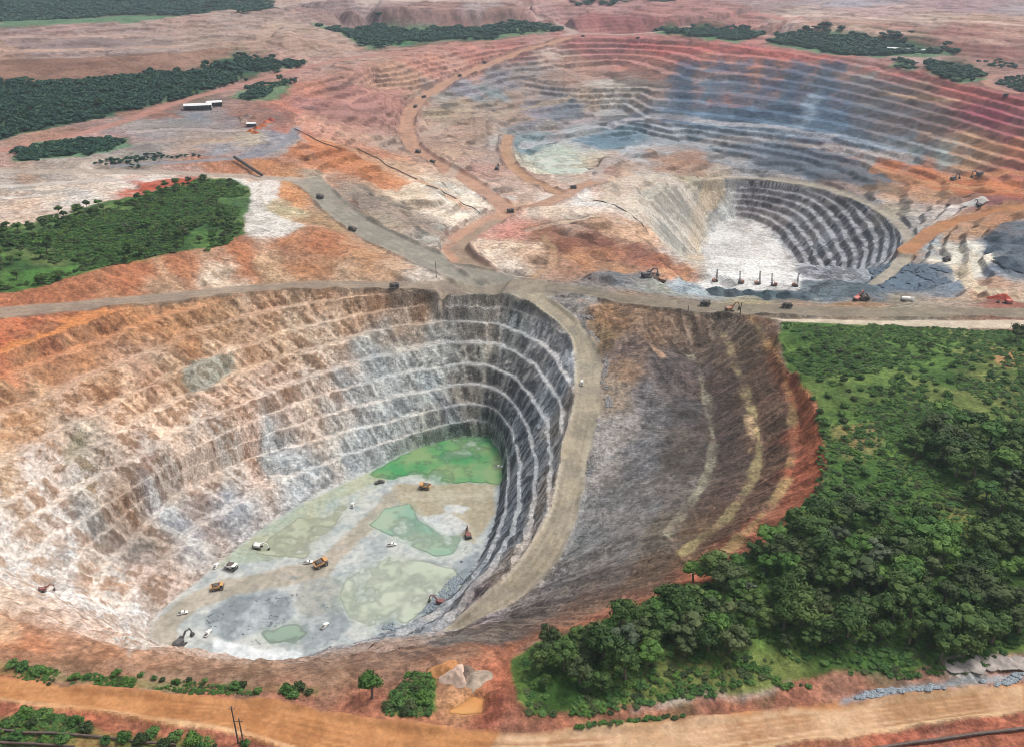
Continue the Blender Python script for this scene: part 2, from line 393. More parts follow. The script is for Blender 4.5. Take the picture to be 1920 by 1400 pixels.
m_left = road_e('haul_road', b_road_up, b_road_lo, 'grey haul road along the top of the left pit wall')
m_ra = road_e('haul_road', ra_l, ra_r, 'wide grey haul road climbing left from the junction to the plain')
m_mid = road_e('haul_road', mid_up, mid_lo, 'grey brown haul road on the neck between the two pits')
jn = hpoly([(800,532),(850,522),(905,512),(985,521),(1040,530),(1075,545),(1030,556),(960,556),(880,549)])
m_jn = in_poly(X + wob, Y + wob, jn) & (RW < .5); RW[m_jn] = 1
ROADS.append(('haul_road', m_jn, 'open road junction on the neck between the two pits'))
m_ramp = road_e('haul_ramp', ramp_l, ramp_r, 'wide tan ramp curving down the right side of the near pit')
m_fr = road_e('haul_road', fr_up, fr_lo, 'broad orange haul road across the foreground')
m_cream = road_e('access_road', line([(1440,596,5),(1650,598,6),(1920,598,6),(2100,597,6)]), line([(1470,603,6),(1650,611,6),(1800,615,6),(1920,616,6),(2100,615,6)]), 'cream coloured gravel road beside the green scrubland')
m_farL = road_c('access_road', line([(-160,305,38),(0,285,35),(200,240,30),(330,192,28),(450,160,27),(560,130,26),(660,108,25),(800,93,23),(940,74,22),(1060,66,21),(1240,64,22)]), 18, 'reddish dirt road running past the shed towards the far pit rim')
m_farR = road_c('access_road', line([(1060,66,21),(1080,62,21),(1040,45,26),(970,25,42),(1010,12,50),(1080,2,50)]), 22, 'pale road climbing the reddish dump behind the far rim')
m_farS = road_c('access_road', line([(1080,62,21),(1200,66,22),(1330,45,30),(1440,20,40),(1560,5,40)]), 20, 'pale road leading away to the upper right behind the far rim')
m_farT = road_c('access_road', line([(1905,174,29),(1862,164,29),(1845,152,30),(1870,140,31),(1960,145,32)]), 14, 'looping dirt road at the right end of the far rim')
m_lft = road_c('access_road', line([(-160,318,38),(0,322,34),(250,322,27),(440,330,18),(560,338,14)]), 15, 'dirt road past the white tailings patch on the left')
m_yard = road_c('access_road', line([(215,312,29),(330,304,27),(430,299,25),(500,289,24),(538,266,24),(556,240,23)]), 11, 'grey track curving up from the orange bank past the stockpile yard')
m_plain = road_c('access_road', line([(-160,348,37),(0,352,34),(120,342,31),(250,338,28),(300,332,26)]), 9, 'pale track across the white tailings patch on the left')
print('roads', time.time() - T0)

# ---- benches: stepping of the pit walls
ROADD = blur(RW, 4)
pit1_rim = edge_poly(np.concatenate([b_road_lo, ramp_l]), np.array([crest[0], crest[-1]]))
PIT1 = in_poly(X, Y, [tuple(p) for p in b_road_lo] + [tuple(p) for p in ramp_l] + [tuple(p) for p in crest[::-1]])
PITR = in_poly(X, Y, [tuple(p) for p in ramp_r] + [tuple(p) for p in rim_r[::-1]])
m_floor = in_poly(X + wob, Y, [tuple(p) for p in floor_toe])
n15 = fbm(X, Y, 26, 3, 21); n6 = fbm(X, Y, 7, 2, 22)
def terrace(z, s, lo, hi):
    q = z / s; k = np.floor(q); t = q - k
    global PHB
    PHB = 1 - sstep(lo, lo + .07, t) * (1 - sstep(hi - .07, hi, t))      # 1 on the flat berm
    g = np.clip((t - lo) / (hi - lo), 0, 1)
    return s * (k + g)
soft1 = blur((PIT1 & ~m_floor).astype(np.float32), 2) * (1 - np.clip(ROADD * 1.5, 0, 1))
zt1 = terrace(ZR + (n15 * 1.9 + n6 * .9) * sstep(0, 10, ZR - FLOOR), S, .14, .86)
PH1 = PHB
Z1 = ZR * (1 - soft1) + zt1 * soft1
# far pit
PIT2 = in_poly(X, Y, [tuple(p) for p in rim_f] + [tuple(p) for p in line([(2100,400,-5),(2100,540,0),(1860,555,-2),(1640,565,-8),(1250,545,-8),(1100,530,0),(960,515,0),(905,500,0),(835,480,2),(770,452,4),(700,418,7),(650,382,10),(622,352,12),(600,330,14),(560,300,22)])])
FARW = in_poly(X, Y, [tuple(p) for p in rim_f[len(rim_f) * 45 // 100:]] + [tuple(p) for p in base_f[::-1]])
INNER = in_poly(X, Y, [tuple(p) for p in inner_top]) & (X > bil(X, [0], [0])[0] - 1e9)
S2 = 7.0
soft2 = blur((FARW).astype(np.float32), 4) * (1 - ROADD)
zt2 = terrace(ZR + fbm(X, Y, 60, 3, 33) * 1.6 + fbm(X, Y, 16, 2, 34) * .6, S2, .22, .80)
PH2 = PHB
Z1 = Z1 * (1 - soft2) + zt2 * soft2
INR = INNER & in_poly(X, Y, hpoly([(1372,325),(1500,335),(1640,370),(1725,450),(1660,550),(1490,555),(1470,470),(1420,415),(1380,390)]))
inn_w = (blur(INR.astype(np.float32), 6) + .25 * blur(INNER.astype(np.float32), 3)).clip(0, 1) * (1 - ROADD)
zt3 = terrace(ZR + fbm(X, Y, 40, 3, 37) * 1.3 + fbm(X, Y, 12, 2, 38) * .7, 6.2, .34, .82)
PH3 = PHB
Z1 = Z1 * (1 - inn_w) + zt3 * inn_w
OTH = (PIT2 & ~FARW & ~INNER).astype(np.float32)
o_w = blur(OTH, 5) * (1 - ROADD) * .92
zt4 = terrace(ZR + fbm(X, Y, 70, 4, 41) * 4.5, 5.5, .3, .62)
PH4 = PHB
Z1 = Z1 * (1 - o_w) + zt4 * o_w

# ---- slope direction for rills
def grads(A):
    gz_r = np.gradient(A, axis=0) / np.maximum(np.gradient(Y, axis=0), 1e-3)
    dxc = np.gradient(X, axis=1)
    gz_c = np.gradient(A, axis=1) / np.maximum(dxc, 1e-3)
    # rows are not straight lines of x: correct d/dy at constant x
    slope_h = np.gradient(HALF)[:, None] / np.maximum(np.gradient(YR)[:, None], 1e-3) * U[None, :]
    return gz_c, gz_r - gz_c * slope_h
gx, gy = grads(blur(ZR, 10))
gm = np.sqrt(gx * gx + gy * gy) + 1e-4
dxn, dyn = gx / gm, gy / gm
_ca, _sa = math.cos(.38), math.sin(.38)             # the rock breaks a little aslant of the fall line
dxn, dyn = dxn * _ca - dyn * _sa, dxn * _sa + dyn * _ca
LVO = np.where(PIT1, np.floor((zt1 - .6) / S) * 53.0, np.where(FARW, np.floor((zt2 - .6) / S2) * 71.0, np.where(INR, np.floor((zt3 - .4) / 6.2) * 61.0, 0.0)))   # every bench breaks in its own way
RS = int(np.searchsorted(YR, 780)); RE = int(np.searchsorted(YR, 3000))
def streak(near, far, n=7):
    s = np.zeros(X.shape, np.float32)
    for (a, b), (scale, length, seed) in (((0, RS), near), ((RS, RE), far)):
        for k in range(n):
            t = (k / (n - 1) - .5) * length
            s[a:b] += fbm(X[a:b] + LVO[a:b] + dxn[a:b] * t, Y[a:b] - LVO[a:b] + dyn[a:b] * t, scale, 2, seed)
    return s / math.sqrt(n) * .9
SL = sstep(.15, .5, gm) * (1 - ROADD)
far_s = np.clip(Y / 620.0, .6, 4)                   # coarser relief where the land is coarser meshed
st1 = streak((5.0, 22, 51), (13.0, 60, 52))
st2 = streak((14.0, 46, 53), (34.0, 120, 54))
st3 = streak((2.3, 11, 55), (6.5, 30, 56), 5)
gx2, gy2 = grads(Z1)
FACE = sstep(.45, 1.0, np.sqrt(gx2 * gx2 + gy2 * gy2)) * (1 - np.clip(ROADD * 1.3, 0, 1))
rough = fbm(X, Y, 5.5, 3, 61); rough2 = fbm(X, Y, 2.6, 2, 62)
Z2 = Z1 + FACE * (st1 * .5 + st3 * .4 + rough * .3 + rough2 * .35) * np.clip(far_s, 1, 1.6)
FLATN = (1 - FACE) * (1 - np.clip(ROADD * 1.4, 0, 1))
Z2 += FLATN * rough * .3 * np.clip(far_s, 1, 2.5)
PRm = blur(PITR.astype(np.float32), 3)
Z2 += PRm * (1 - np.clip(ROADD * 1.4, 0, 1)) * (st2 * .9 + st1 * .55)
big = fbm(X, Y, 180, 4, 71) * sstep(900, 2200, Y) * 6 * (1 - ROADD) * (1 - blur(PIT2.astype(np.float32), 6))
Z2 += big
BG = sstep(1150, 1500, Y) * (Y < 4400) * (1 - blur(PIT2.astype(np.float32), 4)) * (1 - ROADD)
zb = terrace(Z2 + fbm(X, Y, 110, 4, 43) * 7 + fbm(X, Y, 30, 3, 44) * 2, 6.0, .3, .62); PHG = PHB
Z2 = Z2 * (1 - BG * .5) + zb * BG * .5
LEFTP = ~PIT1 & ~PITR & ~PIT2 & (Y < 1000)
Z2 += LEFTP * (1 - np.clip(ROADD * 1.5, 0, 1)) * fbm(X, Y, 20, 4, 73) * 1.1
# rutted road surface
Z2 += np.clip(ROADD, 0, 1) * rough2 * .06
# safety berms along the haul roads
def windrow(pl, h=1.8, w=3.0, jit=1.0):
    global Z2
    D, Zl, Sd = near_line(pl, w * 2)
    amp = np.clip(.75 + fbm(X, Y, 16, 2, 81) * jit, 0, 1.3)
    Z2 = Z2 + h * amp * (1 - sstep(0, w, D))
Zroad_flat = Z2
def offset_line(pl, d):
    pl = resample(smooth_line(pl, 1), 6)
    t = np.gradient(pl[:, :2], axis=0); t /= np.linalg.norm(t, axis=1)[:, None] + 1e-9
    q = pl.copy(); q[:, 0] += t[:, 1] * d; q[:, 1] -= t[:, 0] * d
    return q
WROWS = [ramp_l, ramp_r, b_road_lo, fr_up, fr_lo, mid_lo, ra_l, ra_r]
for pl in WROWS: windrow(pl, 1.7 if pl is not ramp_l else 2.2)
FROWS = [offset_line(rb_c, 12.5), offset_line(rb_c, -12.5), offset_line(rc_c, 11), offset_line(rd_c, 9), offset_line(rd_c, -9)]
for pl in FROWS: windrow(pl, 2.4, 4.5)
Z = Z2.astype(np.float64)
print('relief', time.time() - T0)
# ------------------------------------------------------------------ rock and soil colours (stone and soil tones; some shade, relief and dust haze painted in)
KEXP = 1.35
def rgb(h):
    v = np.array([int(h[i:i + 2], 16) for i in (0, 2, 4)]) / 255.0
    return (np.where(v <= .04045, v / 12.92, ((v + .055) / 1.055) ** 2.4) / KEXP).astype(np.float32)
SOIL = """
0 610 c2713a a85a2c;60 600 c06c38 b06030;130 590 b57040 985a34;0 640 b8622c a04e22;100 630 a86a3e 8a5030;200 600 b07848 96603c;0 690 b06c40 c8a080;80 690 a87850 c8a888;
160 660 b07a4c c09a78;260 600 b28050 98683e;340 600 b08458 9a6e44;420 590 b08c66 98704a;500 570 b49880 a07a58;600 560 b48e70 a07450;700 560 b08a6c a47a58;800 558 ac8c70 9a7458;
0 740 bc9670 a07048;80 740 b89878 9a7048;180 720 b89474 a06e44;280 680 b8947a a2724c;360 640 ae8258 96683e;460 620 b49478 a07a56;560 600 bca890 a08060;660 600 b49c84 987250;760 595 b09c88 9a8470;
0 810 c8a480 c08a58;60 800 caa078 c48a50;150 770 b8a08c 9c6e48;240 740 c0a890 a87450;330 700 bca68e a08060;420 680 c0ac94 ac8460;520 660 bca48a a2744c;620 640 bcae9c a6886a;720 640 aeaaa2 8c8a84;820 630 a4a49e 8a8a84;900 600 aca496 8c867c;
0 880 d0b498 c89868;80 870 ccb8a8 b8845a;160 830 b4a898 8c8474;240 800 c4b4a4 a87c58;330 780 c8b8a8 b08c6c;420 750 c2b0a0 a67c5c;520 720 beab9b a27656;620 700 b8ada0 a07858;720 680 aab0b0 909698;800 680 acb0ac 8a8e8a;880 650 a09c90 6e6a62;960 620 9ca09c 6a6e6c;1010 640 a4a6a6 787c80;
0 950 d4c8bc c8a888;80 940 d0c4b8 c09878;160 900 bab2a8 98805e;220 880 b0a090 8c6a4c;300 860 c0b0a2 a2704c;390 830 c2ae9e a67450;480 800 c0aea0 a87a58;580 770 bcb4aa a08874;680 740 acb2b2 949a9c;780 730 acb2b0 8e9698;870 710 98948a 6a665e;950 690 8c8c88 58585a;1030 730 98a2aa 6e7880;
20 1020 d2cac2 c4a488;100 1000 d4cec8 c4a890;170 970 b0aca4 888078;240 940 a8927e 8a5e42;320 910 b4a698 9a7256;420 870 b8aea2 a07c60;520 840 bab8b2 9ca09e;620 810 b6b8b4 9aa2a4;720 790 b0b6b4 969ea0;800 770 a8aca8 80868a;880 750 8e8c84 605e5a;960 760 8c9298 545a62;1020 840 9ea6ac 6e767e;
40 1080 d4ccc4 c8a688;120 1060 d0ccc6 b8a698;180 1060 c8b8a8 b88c6c;250 1020 948a80 78706a;230 980 9a8a7c 84604a;330 960 b2b4b2 9498a0;430 920 b0b4b6 9299a2;560 870 b4b6b4 98a0a2;660 850 b0b4b2 9aa2a6;740 830 a8acac 868e94;830 800 8c9092 5c6266;910 790 80807c 56585a;960 840 8c949c 4e565e;980 930 939ba4 5c646e;950 1000 8e96a0 5c646c;
160 1120 cec6be c09c80;220 1110 c8beb4 c09474;280 1090 c0aca0 a8866c;260 1150 ccc4bc bcA898;300 1180 d0ccc8 c4beb8;
60 1130 ccb4a0 c4936c;0 1120 ccb49c c8946c;150 1170 c8b0a0 c09474;250 1200 c4aa98 bc8c6c;100 1200 c08c6c b47c58;0 1190 c89c78 bc8258;
900 1060 98a0a8 5e666c;860 1100 8c949a 5a6268;810 1150 8c949c 666c72;740 1180 9aa2a8 6e767c;660 1200 9098a0 6e7276;1000 1010 a4a09c 7c6e64;950 1070 9c9894 78685c;900 1130 8c8484 68585a;1020 930 a8a6a2 887868;1050 800 acaaa6 908678;1050 690 acb0b4 868c92;
1090 560 8c8a88 6e6a68;1140 600 96714e 70543c;1130 640 846a4a 5e4e3a;1180 590 8e7560 6c584a;1180 650 7c6c62 564c4a;1230 620 88705c 6a5444;1280 610 7e6c5c 5c4e44;1160 700 8a7264 6a6264;1140 740 8a8078 6a6868;1190 740 70707a 54545c;1240 690 5e5a60 4a484e;1280 690 5a545a 464248;
1150 800 8c8c92 74747a;1210 800 6c6e78 54565e;1270 780 504e54 404044;1140 870 8a8c94 707278;1210 870 747680 5e6068;1280 850 5e5a5a 4a4646;1130 950 80828a 66686e;1200 950 787a84 62646c;1270 930 6c6a6e 585658;1090 1020 7c8088 62646a;1160 1020 76767c 5c5c62;1240 1000 6e6864 565250;
1340 640 6e6054 54483e;1350 720 5c4e46 4a403a;1360 800 584c46 463e3a;1370 870 5e5048 4c423c;1340 930 625248 504440;1310 1000 6a5a4e 58483e;1230 1060 645850 544840;1150 1090 6c625c 54504e;1050 1110 6e6864 585454;
1400 640 6c5a4a 584838;1420 720 685242 54443a;1440 800 6e5646 5a463a;1440 870 6c5444 58443a;1400 940 6c5446 56463c;1350 1000 765c4a 604a3e;1290 1050 765c4a 64503f;1200 1090 745c4c 60503f;1110 1130 745e50 5c4c44;1000 1160 6c6058 544c48;
1500 730 a85c38 8c4c30;1520 800 b05c38 94502e;1525 870 aa5634 8c482c;1490 930 a4583a 8c4c30;1430 990 a05a3c 865038;1360 1040 9c5c40 84503a;1330 1075 a8593c 904c34;1200 1130 94604a 7c5040;1130 1155 a8684a 90583e;1060 1165 8c6450 745446;
940 1190 74685e 5c5450;860 1195 706862 5a5452;780 1215 8a6a58 6e5a50;700 1230 8c6c5a 746056;600 1245 8c7262 746054;480 1250 9a7a64 8a6a54;380 1245 a07c66 906c54;280 1235 ac7e60 9c6c4e;180 1225 b07c58 a06c4a;60 1210 b8764c a8683e;0 1230 b4744a a4643a;
120 1260 9c7254 8a6244;300 1265 96765c 846448;450 1275 8e6e56 7a5c46;600 1275 946a52 7e5844;720 1265 96644c 80543e;820 1245 a4694c 905840;900 1225 b06c4a 9c5c3c;930 1270 b4643e 9c5434;930 1320 a85438 90482e;960 1350 a86446 90543c;860 1270 b07c58 98684a;860 1310 c08a5e ac784c;780 1345 b8744c a06440;680 1335 b0684a 985a40;560 1310 a06248 8a5640;
0 1265 b4683c a05c34;200 1285 b06840 9c5c38;400 1300 a86040 94543a;0 1345 b4603a a05432;150 1360 ac5c3a 985032;300 1380 a45c3c 90502f;420 1385 a85c3c 945032;60 1390 9c6444 8a5638;
1050 1350 b06848 985a40;1200 1335 a86848 90583e;1350 1315 ac6a4a 945a42;1480 1300 b06a4c 985c44;1600 1280 b07258 986048;1750 1265 ac7a64 948070;1880 1250 b47a60 9c6a52;1820 1240 b0a8a0 989088;1700 1400 b05a3a 984c30;1850 1370 b46040 9c5034;1920 1360 b46242 9c5236;
60 545 bc7244 a86038;150 540 b06a3e 985a34;250 520 b0683c 965630;350 500 ac6c42 945c3a;450 480 b06c40 985c38;540 450 b47444 a06038;600 450 b06c40 9c5c34;330 530 b89478 a47c5c;420 525 c4b09c b09478;520 510 b89878 a47c58;600 500 b0784c 986440;680 490 b4845c a06e48;740 510 b89478 a8845e;660 520 b49478 a07c5c;790 520 b4a89c a09488;
550 370 c88446 b06c34;560 345 b8804e a46c3c;530 400 b8a888 a09470;500 400 ccc8c0 b8b4ac;510 430 d0ccc6 c0bcb4;480 360 c4beb4 aca49a;600 410 a8845c 947050;
640 340 9c7864 845e50;680 370 7e7468 686058;730 390 80766a 6c645a;780 420 8a7c70 746a60;820 440 949088 7c7a74;640 380 787068 8c5a50;700 420 8e8070 787060;
620 290 c07e56 ac6a44;680 310 c48658 b07448;730 340 c08c66 ac7850;770 370 ccb8a0 bca488;830 390 d0c4b4 c0ac98;880 400 ccc0b0 bcaa96;800 350 ccbcaa bca890;860 370 c8beb0 aeb0a8;740 310 b08c70 9a7458;700 285 c07c58 ac6a48;
560 250 c87860 b06450;600 240 cc8a70 b87860;640 240 c0947c ac806a;540 200 c4745c b06450;590 190 b0706a 9c5e5c;650 180 b4786c a0685e;700 160 c08c70 ac7a60;620 210 a87a74 946860;690 220 a07c74 8c6860;720 250 a89080 947c6c;740 190 b07a6c 9c6a60;760 150 c09074 ac7c62;680 140 c08674 ac7060;580 165 c4785c b06850;
800 120 c4806c b06e5c;880 100 c47868 b06858;960 85 bc6c62 a85c56;860 125 c48a78 b07868;1000 95 a87470 94625e;1100 82 b46460 a05454;1180 90 bc5f5c a85050;
830 180 9a9088 868078;870 165 94909a 7e7c86;930 145 8a8488 767076;1000 125 8c8480 7a726e;1020 110 b8a498 a48e80;920 175 7c888c 6c7a7e;850 215 b09c80 9c866a;880 195 a08c78 8a7868;960 185 9c8272 88705f;1000 165 9c8c84 887a72;1060 150 9c7a6a 88685a;1080 115 a87c6a 946858;1140 130 a4705c 905f4e;1180 115 b46e5c a05c4e;
830 260 b09484 9a7e6c;880 250 a88c7a 947868;850 290 b8967c a48068;920 285 9c8478 88706a;920 260 b0a8a0 9c948c;900 320 a88478 947066;870 230 aa8e7e 967a6a;960 215 a08878 8c7464;1020 210 888490 74727c;1060 200 7c8088 6c7078;1100 185 b09c88 9c8874;1140 180 aca49a 989086;1180 165 a89c90 948878;1160 210 8c8c8e 787a7e;1080 225 a09494 8c8080;1000 240 7c7c84 6c6c74;1040 235 8c8884 787470;
980 270 6c8488 7a8c90;1010 262 748a8e 84969a;1040 255 9c8c88 888080;1100 245 8c9498 78868c;1130 265 4e7084 5e8090;1180 258 6c8490 587488;1080 272 a8acac 9098a0;1040 295 acb8a8 a0b0a0;1030 320 c4c0ac b4b09a;1060 320 d0ccc0 bcb8ac;1090 310 c8bca4 b8a890;1000 300 a8a494 94907f;1010 345 b09484 9c8072;1150 300 9c8474 887264;1140 320 a07c6c 8c6a5e;1200 280 a8acb0 989ca0;1250 255 9ca4ac 88929a;
940 350 b0988a a08474;990 380 b89c88 a48a78;930 365 ccc4bc b8b0a8;980 330 b0907c 9c7c6a;1040 400 c0b0a0 ac9c8c;1090 395 c8bcb0 b4a89a;1090 375 d0ccc8 bcb8b4;
930 440 b88878 a47466;960 430 bc7c70 a86a60;900 460 bca894 a89480;960 460 c0ac98 aa9480;1000 470 b89c84 a07c60;930 490 c4b4a4 b0a090;1020 440 8c5c44 785038;1060 460 8a5238 764630;1120 450 7e4a38 6a3e30;1150 470 a06844 8c5434;1200 470 8a5440 764638;1240 490 9a5c40 864e34;1100 490 a8744c 94623e;1180 500 aa7a54 946848;1060 500 a0745a 8c644c;1260 505 c48c64 b07850;1150 430 ac8468 987258;1200 445 c09c80 ac8a70;
1210 520 7a7a7c 686868;1170 520 6c7074 5c6064;1290 530 a0a8ac 8c9498;1250 540 8c9088 7a7e76;
1150 360 bca08c a88c78;1190 380 c4b8a8 b0a494;1200 345 b4a090 a08c7c;1180 330 b89c84 a48870;1220 330 a8a098 948c84;1260 310 a88068 946c58;1300 300 9c7460 886450;1290 320 a07c64 8c6a54;1240 360 b0aca0 9c988c;1270 380 a8a8a4 8c8c88;1230 400 b4b4b0 989894;1250 430 acb0ac 8c908e;1280 460 b8bab8 a0a29e;1310 410 bcb8ae a8a49a;1330 360 b8b09c a49c88;1310 340 aca48c 989078;1340 320 a49888 908474;
1300 480 c0bcb4 b0aca4;1340 440 bcc0c0 a8acac;1370 400 bcc0c0 a4a8a8;1350 480 c8cac8 b8baba;1400 460 c4c0ba b4b0aa;1440 470 c4bcb4 b4aca4;1400 500 d4d6d4 c8caca;1440 510 d4d4d0 c8c8c4;1380 525 d8dad8 cacccc;1460 530 d0d0cc c4c4c0;1420 420 b8b0aa a09892;
1400 370 8c7c7c 5c5054;1440 360 98908c 645a5a;1480 380 8c888a 56545a;1450 400 9c908e 665c5c;1520 370 92908c 5e5e60;1500 430 8c8e94 585c64;1550 410 8a8a86 565854;1600 410 8a8a90 54565c;1560 460 92949c 50525a;1620 450 82848c 4c4e56;1530 500 9698a0 5a5c64;1590 510 8c9098 50545c;1500 530 a0a4ac 70747c;1560 540 8c949a 5e666c;1640 490 788088 5c646a;1650 430 7c8488 62686c;
1360 535 4c565c 3c464c;1420 545 44525a 384448;1480 548 4a5a5e 3c484c;1550 555 7a8890 606c74;1620 555 566470 48545e;1320 545 8a969c 707c82;1400 565 948a6c 80785e;1500 568 8c7c6c 7a6c5e;1600 570 9a7c60 866a50;1700 570 8c8474 787060;1800 568 a09080 8c7c6c;
1680 530 4e6070 5e7080;1740 520 566474 48566a;1680 510 5a6c7a 4c5c6a;1760 540 64707c 54606c;1700 485 a0785e 8c6850;1740 480 8c8078 7a706a;1640 520 74868e 62747c;
1710 430 98948e 84807c;1690 450 848c90 707880;1660 400 a09888 8c8474;1720 405 a49c94 90888a;1770 400 c0b8b4 ac a49c;1760 460 949ca0 80888c;1800 480 ccc8bc bcb8ac;1820 510 d0c8b8 bcb4a4;1800 440 a8805c 946c4c;1850 430 a8703f 946034;1800 420 a47858 90684c;1870 400 a46c48 905c3c;1900 400 a07048 8c603c;
1860 460 4c5c6c 3e4c5a;1880 500 6c7480 585f6c;1910 450 4e646c 42545c;1890 440 a49c98 8c8480;1910 500 7c8084 686c70;1850 530 a07c64 8c6a54;1900 545 b49c88 a08a76;1830 550 b08c70 9c785e;1880 565 a05c4c 8c4c40;
1480 300 5e6a78 4e5a68;1440 310 6a7480 56606c;1520 330 66707c 525c68;1560 320 7c8488 686f76;1400 330 9c9a98 868482;1400 300 8c9098 747880;1350 290 98989a 828488;1480 340 9a928e 847c7a;1580 345 8c7870 78665e;1640 340 7c6450 685444;1620 310 8c7c70 786a60;1660 370 b09078 9c7c66;1560 290 8c7f80 786c70;
1520 270 6e7080 5e6070;1540 280 7c6c70 6c5c62;1460 270 6c7c8c 5a6a7a;1400 265 7c8894 6a7682;1340 262 8c969e 78828a;1600 280 8c98a4 76828e;1640 290 a0a0a4 8c8c90;1600 300 b07c6c 9c6a5c;1700 300 8c98a0 78848c;
1680 310 bc7448 a86438;1740 325 bc6e40 a85e34;1720 345 b87c50 a46c40;1800 340 c07448 ac643a;1880 345 c07446 ac6438;1760 365 bc8c64 a87a54;1800 375 8c5c48 785040;1860 380 84484a 703c40;1900 375 8c4848 783c3c;1850 320 a86848 945a3c;1900 320 b85c40 a44c34;1840 300 b08058 9c704a;
1780 290 98a09c 84908c;1720 280 8c9ca0 788890;1680 260 7c8c94 687880;1740 255 bc8c64 a47850;1800 265 b8885e a4764c;1860 270 ac744c 98643e;1900 280 c06c3c ac5c30;1900 240 a44c4c 903e42;1840 215 a44658 90384c;1880 210 a84a54 943c48;1800 235 8c5c58 784c4a;1700 230 7c6a68 685a58;1760 215 84645c 70544e;1760 195 a8705c 945e4c;1820 185 ac5a54 984a48;1780 170 b86c64 a45c56;1700 175 8c6860 785850;1720 160 a07a68 8c6858;1660 190 74706c 625e5c;
1640 210 6c7c8c 586878;1600 220 566c84 465c74;1560 230 5c748c 4c647c;1520 225 6c8498 5a7288;1480 215 486078 3a5268;1440 210 4c6478 3e5468;1400 220 5c7890 4c6880;1360 215 5c768a 4c6478;1320 225 64809a 547088;1280 215 5c7890 4c6878;1240 210 7c8490 6a727e;1260 225 7c6c6c 6a5a5c;1300 235 6c7c88 5a6a76;
1560 190 3e566e 54708a;1600 180 4a5c6e 3c4c5c;1520 190 6e8294 5c6e80;1500 180 44586c 384858;1620 150 98867c 7e8890;1580 140 8c7c74 72706e;1540 150 5e6670 4e5660;1500 150 4e5c6c 404e5c;1480 170 4a6074 3c5062;1440 170 a07464 6c7078;1430 140 ac7058 945f4a;1400 175 9c7c70 6a7480;1360 165 6a7480 586470;1310 145 64727e 54606c;1300 180 607486 506474;1270 170 8c7874 786866;1370 190 b06858 9c5a4c;1340 130 a07468 7c7478;1230 140 a8705e 945e50;1240 170 948078 7e706a;1250 110 b86a5a a45a4c;1300 100 bc645a a8544c;1380 100 bc5f58 a8504a;1450 110 bc6a5c a85a4e;1520 120 ac6a60 7c6c70;1580 118 b46660 a05650;1640 135 b0685e 9c5850;1700 145 a86660 945650;
330 270 a08c80 8c7c72;430 230 9c8c88 88787a;480 220 a07468 8c6058;400 260 ac947e 988070;470 260 b0a494 9c9080;520 260 90909a 7c7c86;500 280 888890 747480;300 240 9a9090 86807e;350 225 848890 74787e;200 270 948c88 807874;280 290 8c8884 787470;100 310 988e84 847a70;240 300 8a8278 767066;420 285 8a8a90 767880;
400 310 bc7850 a86840;520 310 b8743e a4642f;570 290 c4743c b06430;590 310 c07e50 ac6c40;540 280 ccb8a8 b8a494;600 330 b8a490 a4907c;450 318 b47044 a06038;
60 335 a89080 947c6c;200 335 c0b4a8 aca094;300 340 ccc4bc b8b0a8;100 360 ccbcac b8a898;40 380 c4ac98 b09884;150 375 c8c0b8 b4aca4;220 350 c8bcb0 b4a89c;40 410 c0ac9c ac9888;120 400 c4b8ac b0a498;30 350 9c9890 888480;
290 350 b8604a a4503c;340 345 b86048 a4503a;250 355 b85c48 a44c38;420 340 d0ccc4 bcb8b0;
0 200 5c5a48 4c4c3c;300 210 a4705c 905f4e;200 250 a8847c 907068;100 265 ac7c68 986a58;0 290 a8887a 947468;450 155 a8847a 907068;560 140 b08478 9c7068;640 120 ac8c80 98786c;
0 130 96705e 866252;100 130 98725f 866252;200 125 98705e 86604e;300 115 a07c6a 8c6a5a;380 100 a88874 947462;0 100 a48270 8e6c5e;100 90 96807a 826e68;200 85 9c8882 887470;300 80 a08a80 8c7870;400 70 a48e80 907a6e;500 75 ac8e7c 987a6a;600 80 a88c7e 94786c;50 70 947c78 806a68;200 60 a08880 8c746e;350 45 a88c80 94786e;450 50 a08a80 8c766e;100 50 9c7c74 886a64;550 60 a8907f 947c6c;
550 20 a08880 8c746c;640 20 988080 846c6c;750 30 987a74 84665f;850 35 a0746a 8c6058;950 45 a4786c 906458;900 15 a89490 947f7c;700 8 a89490 94807c;1000 20 a8807c 946c68;560 2 b09488 9c8074;
1120 40 ac6c68 985a58;1200 25 a86664 945454;1300 25 a46a68 905a58;1150 15 a87c78 946a68;1240 45 b4746c a0625a;1380 35 ac6c66 985a56;1320 10 a8706c 945f5c;1420 10 9c8484 887272;1500 30 b09c90 9c887c;1500 50 b47c6c a06a5c;1580 45 ac8c7a 98786a;1650 20 ac8c88 987876;1700 50 a47c6c 906a5c;1800 60 a8685e 94584e;1750 35 b09888 9c8476;1850 35 b08c78 9c7a68;1900 60 b08070 9c6c5e;1880 90 a46a60 905a52;1820 15 a08084 8c6e72;1600 5 98909a 848088;1900 20 98888c 847478;1900 110 9c6a60 885850;1720 110 a88c84 947870;1840 125 a07468 8c6258;1900 150 a07c74 8c6a64;1850 150 9c6c60 885a50;
500 1450 a4603f 904f32;1500 1450 a8643f 925434;-150 1300 ac643e 985432;-150 800 c09a72 a87c50;-150 1000 ccb49c b88c66;-150 620 bc703c a45e30;2050 400 a87850 946844;2050 250 a85c54 944c48
"""
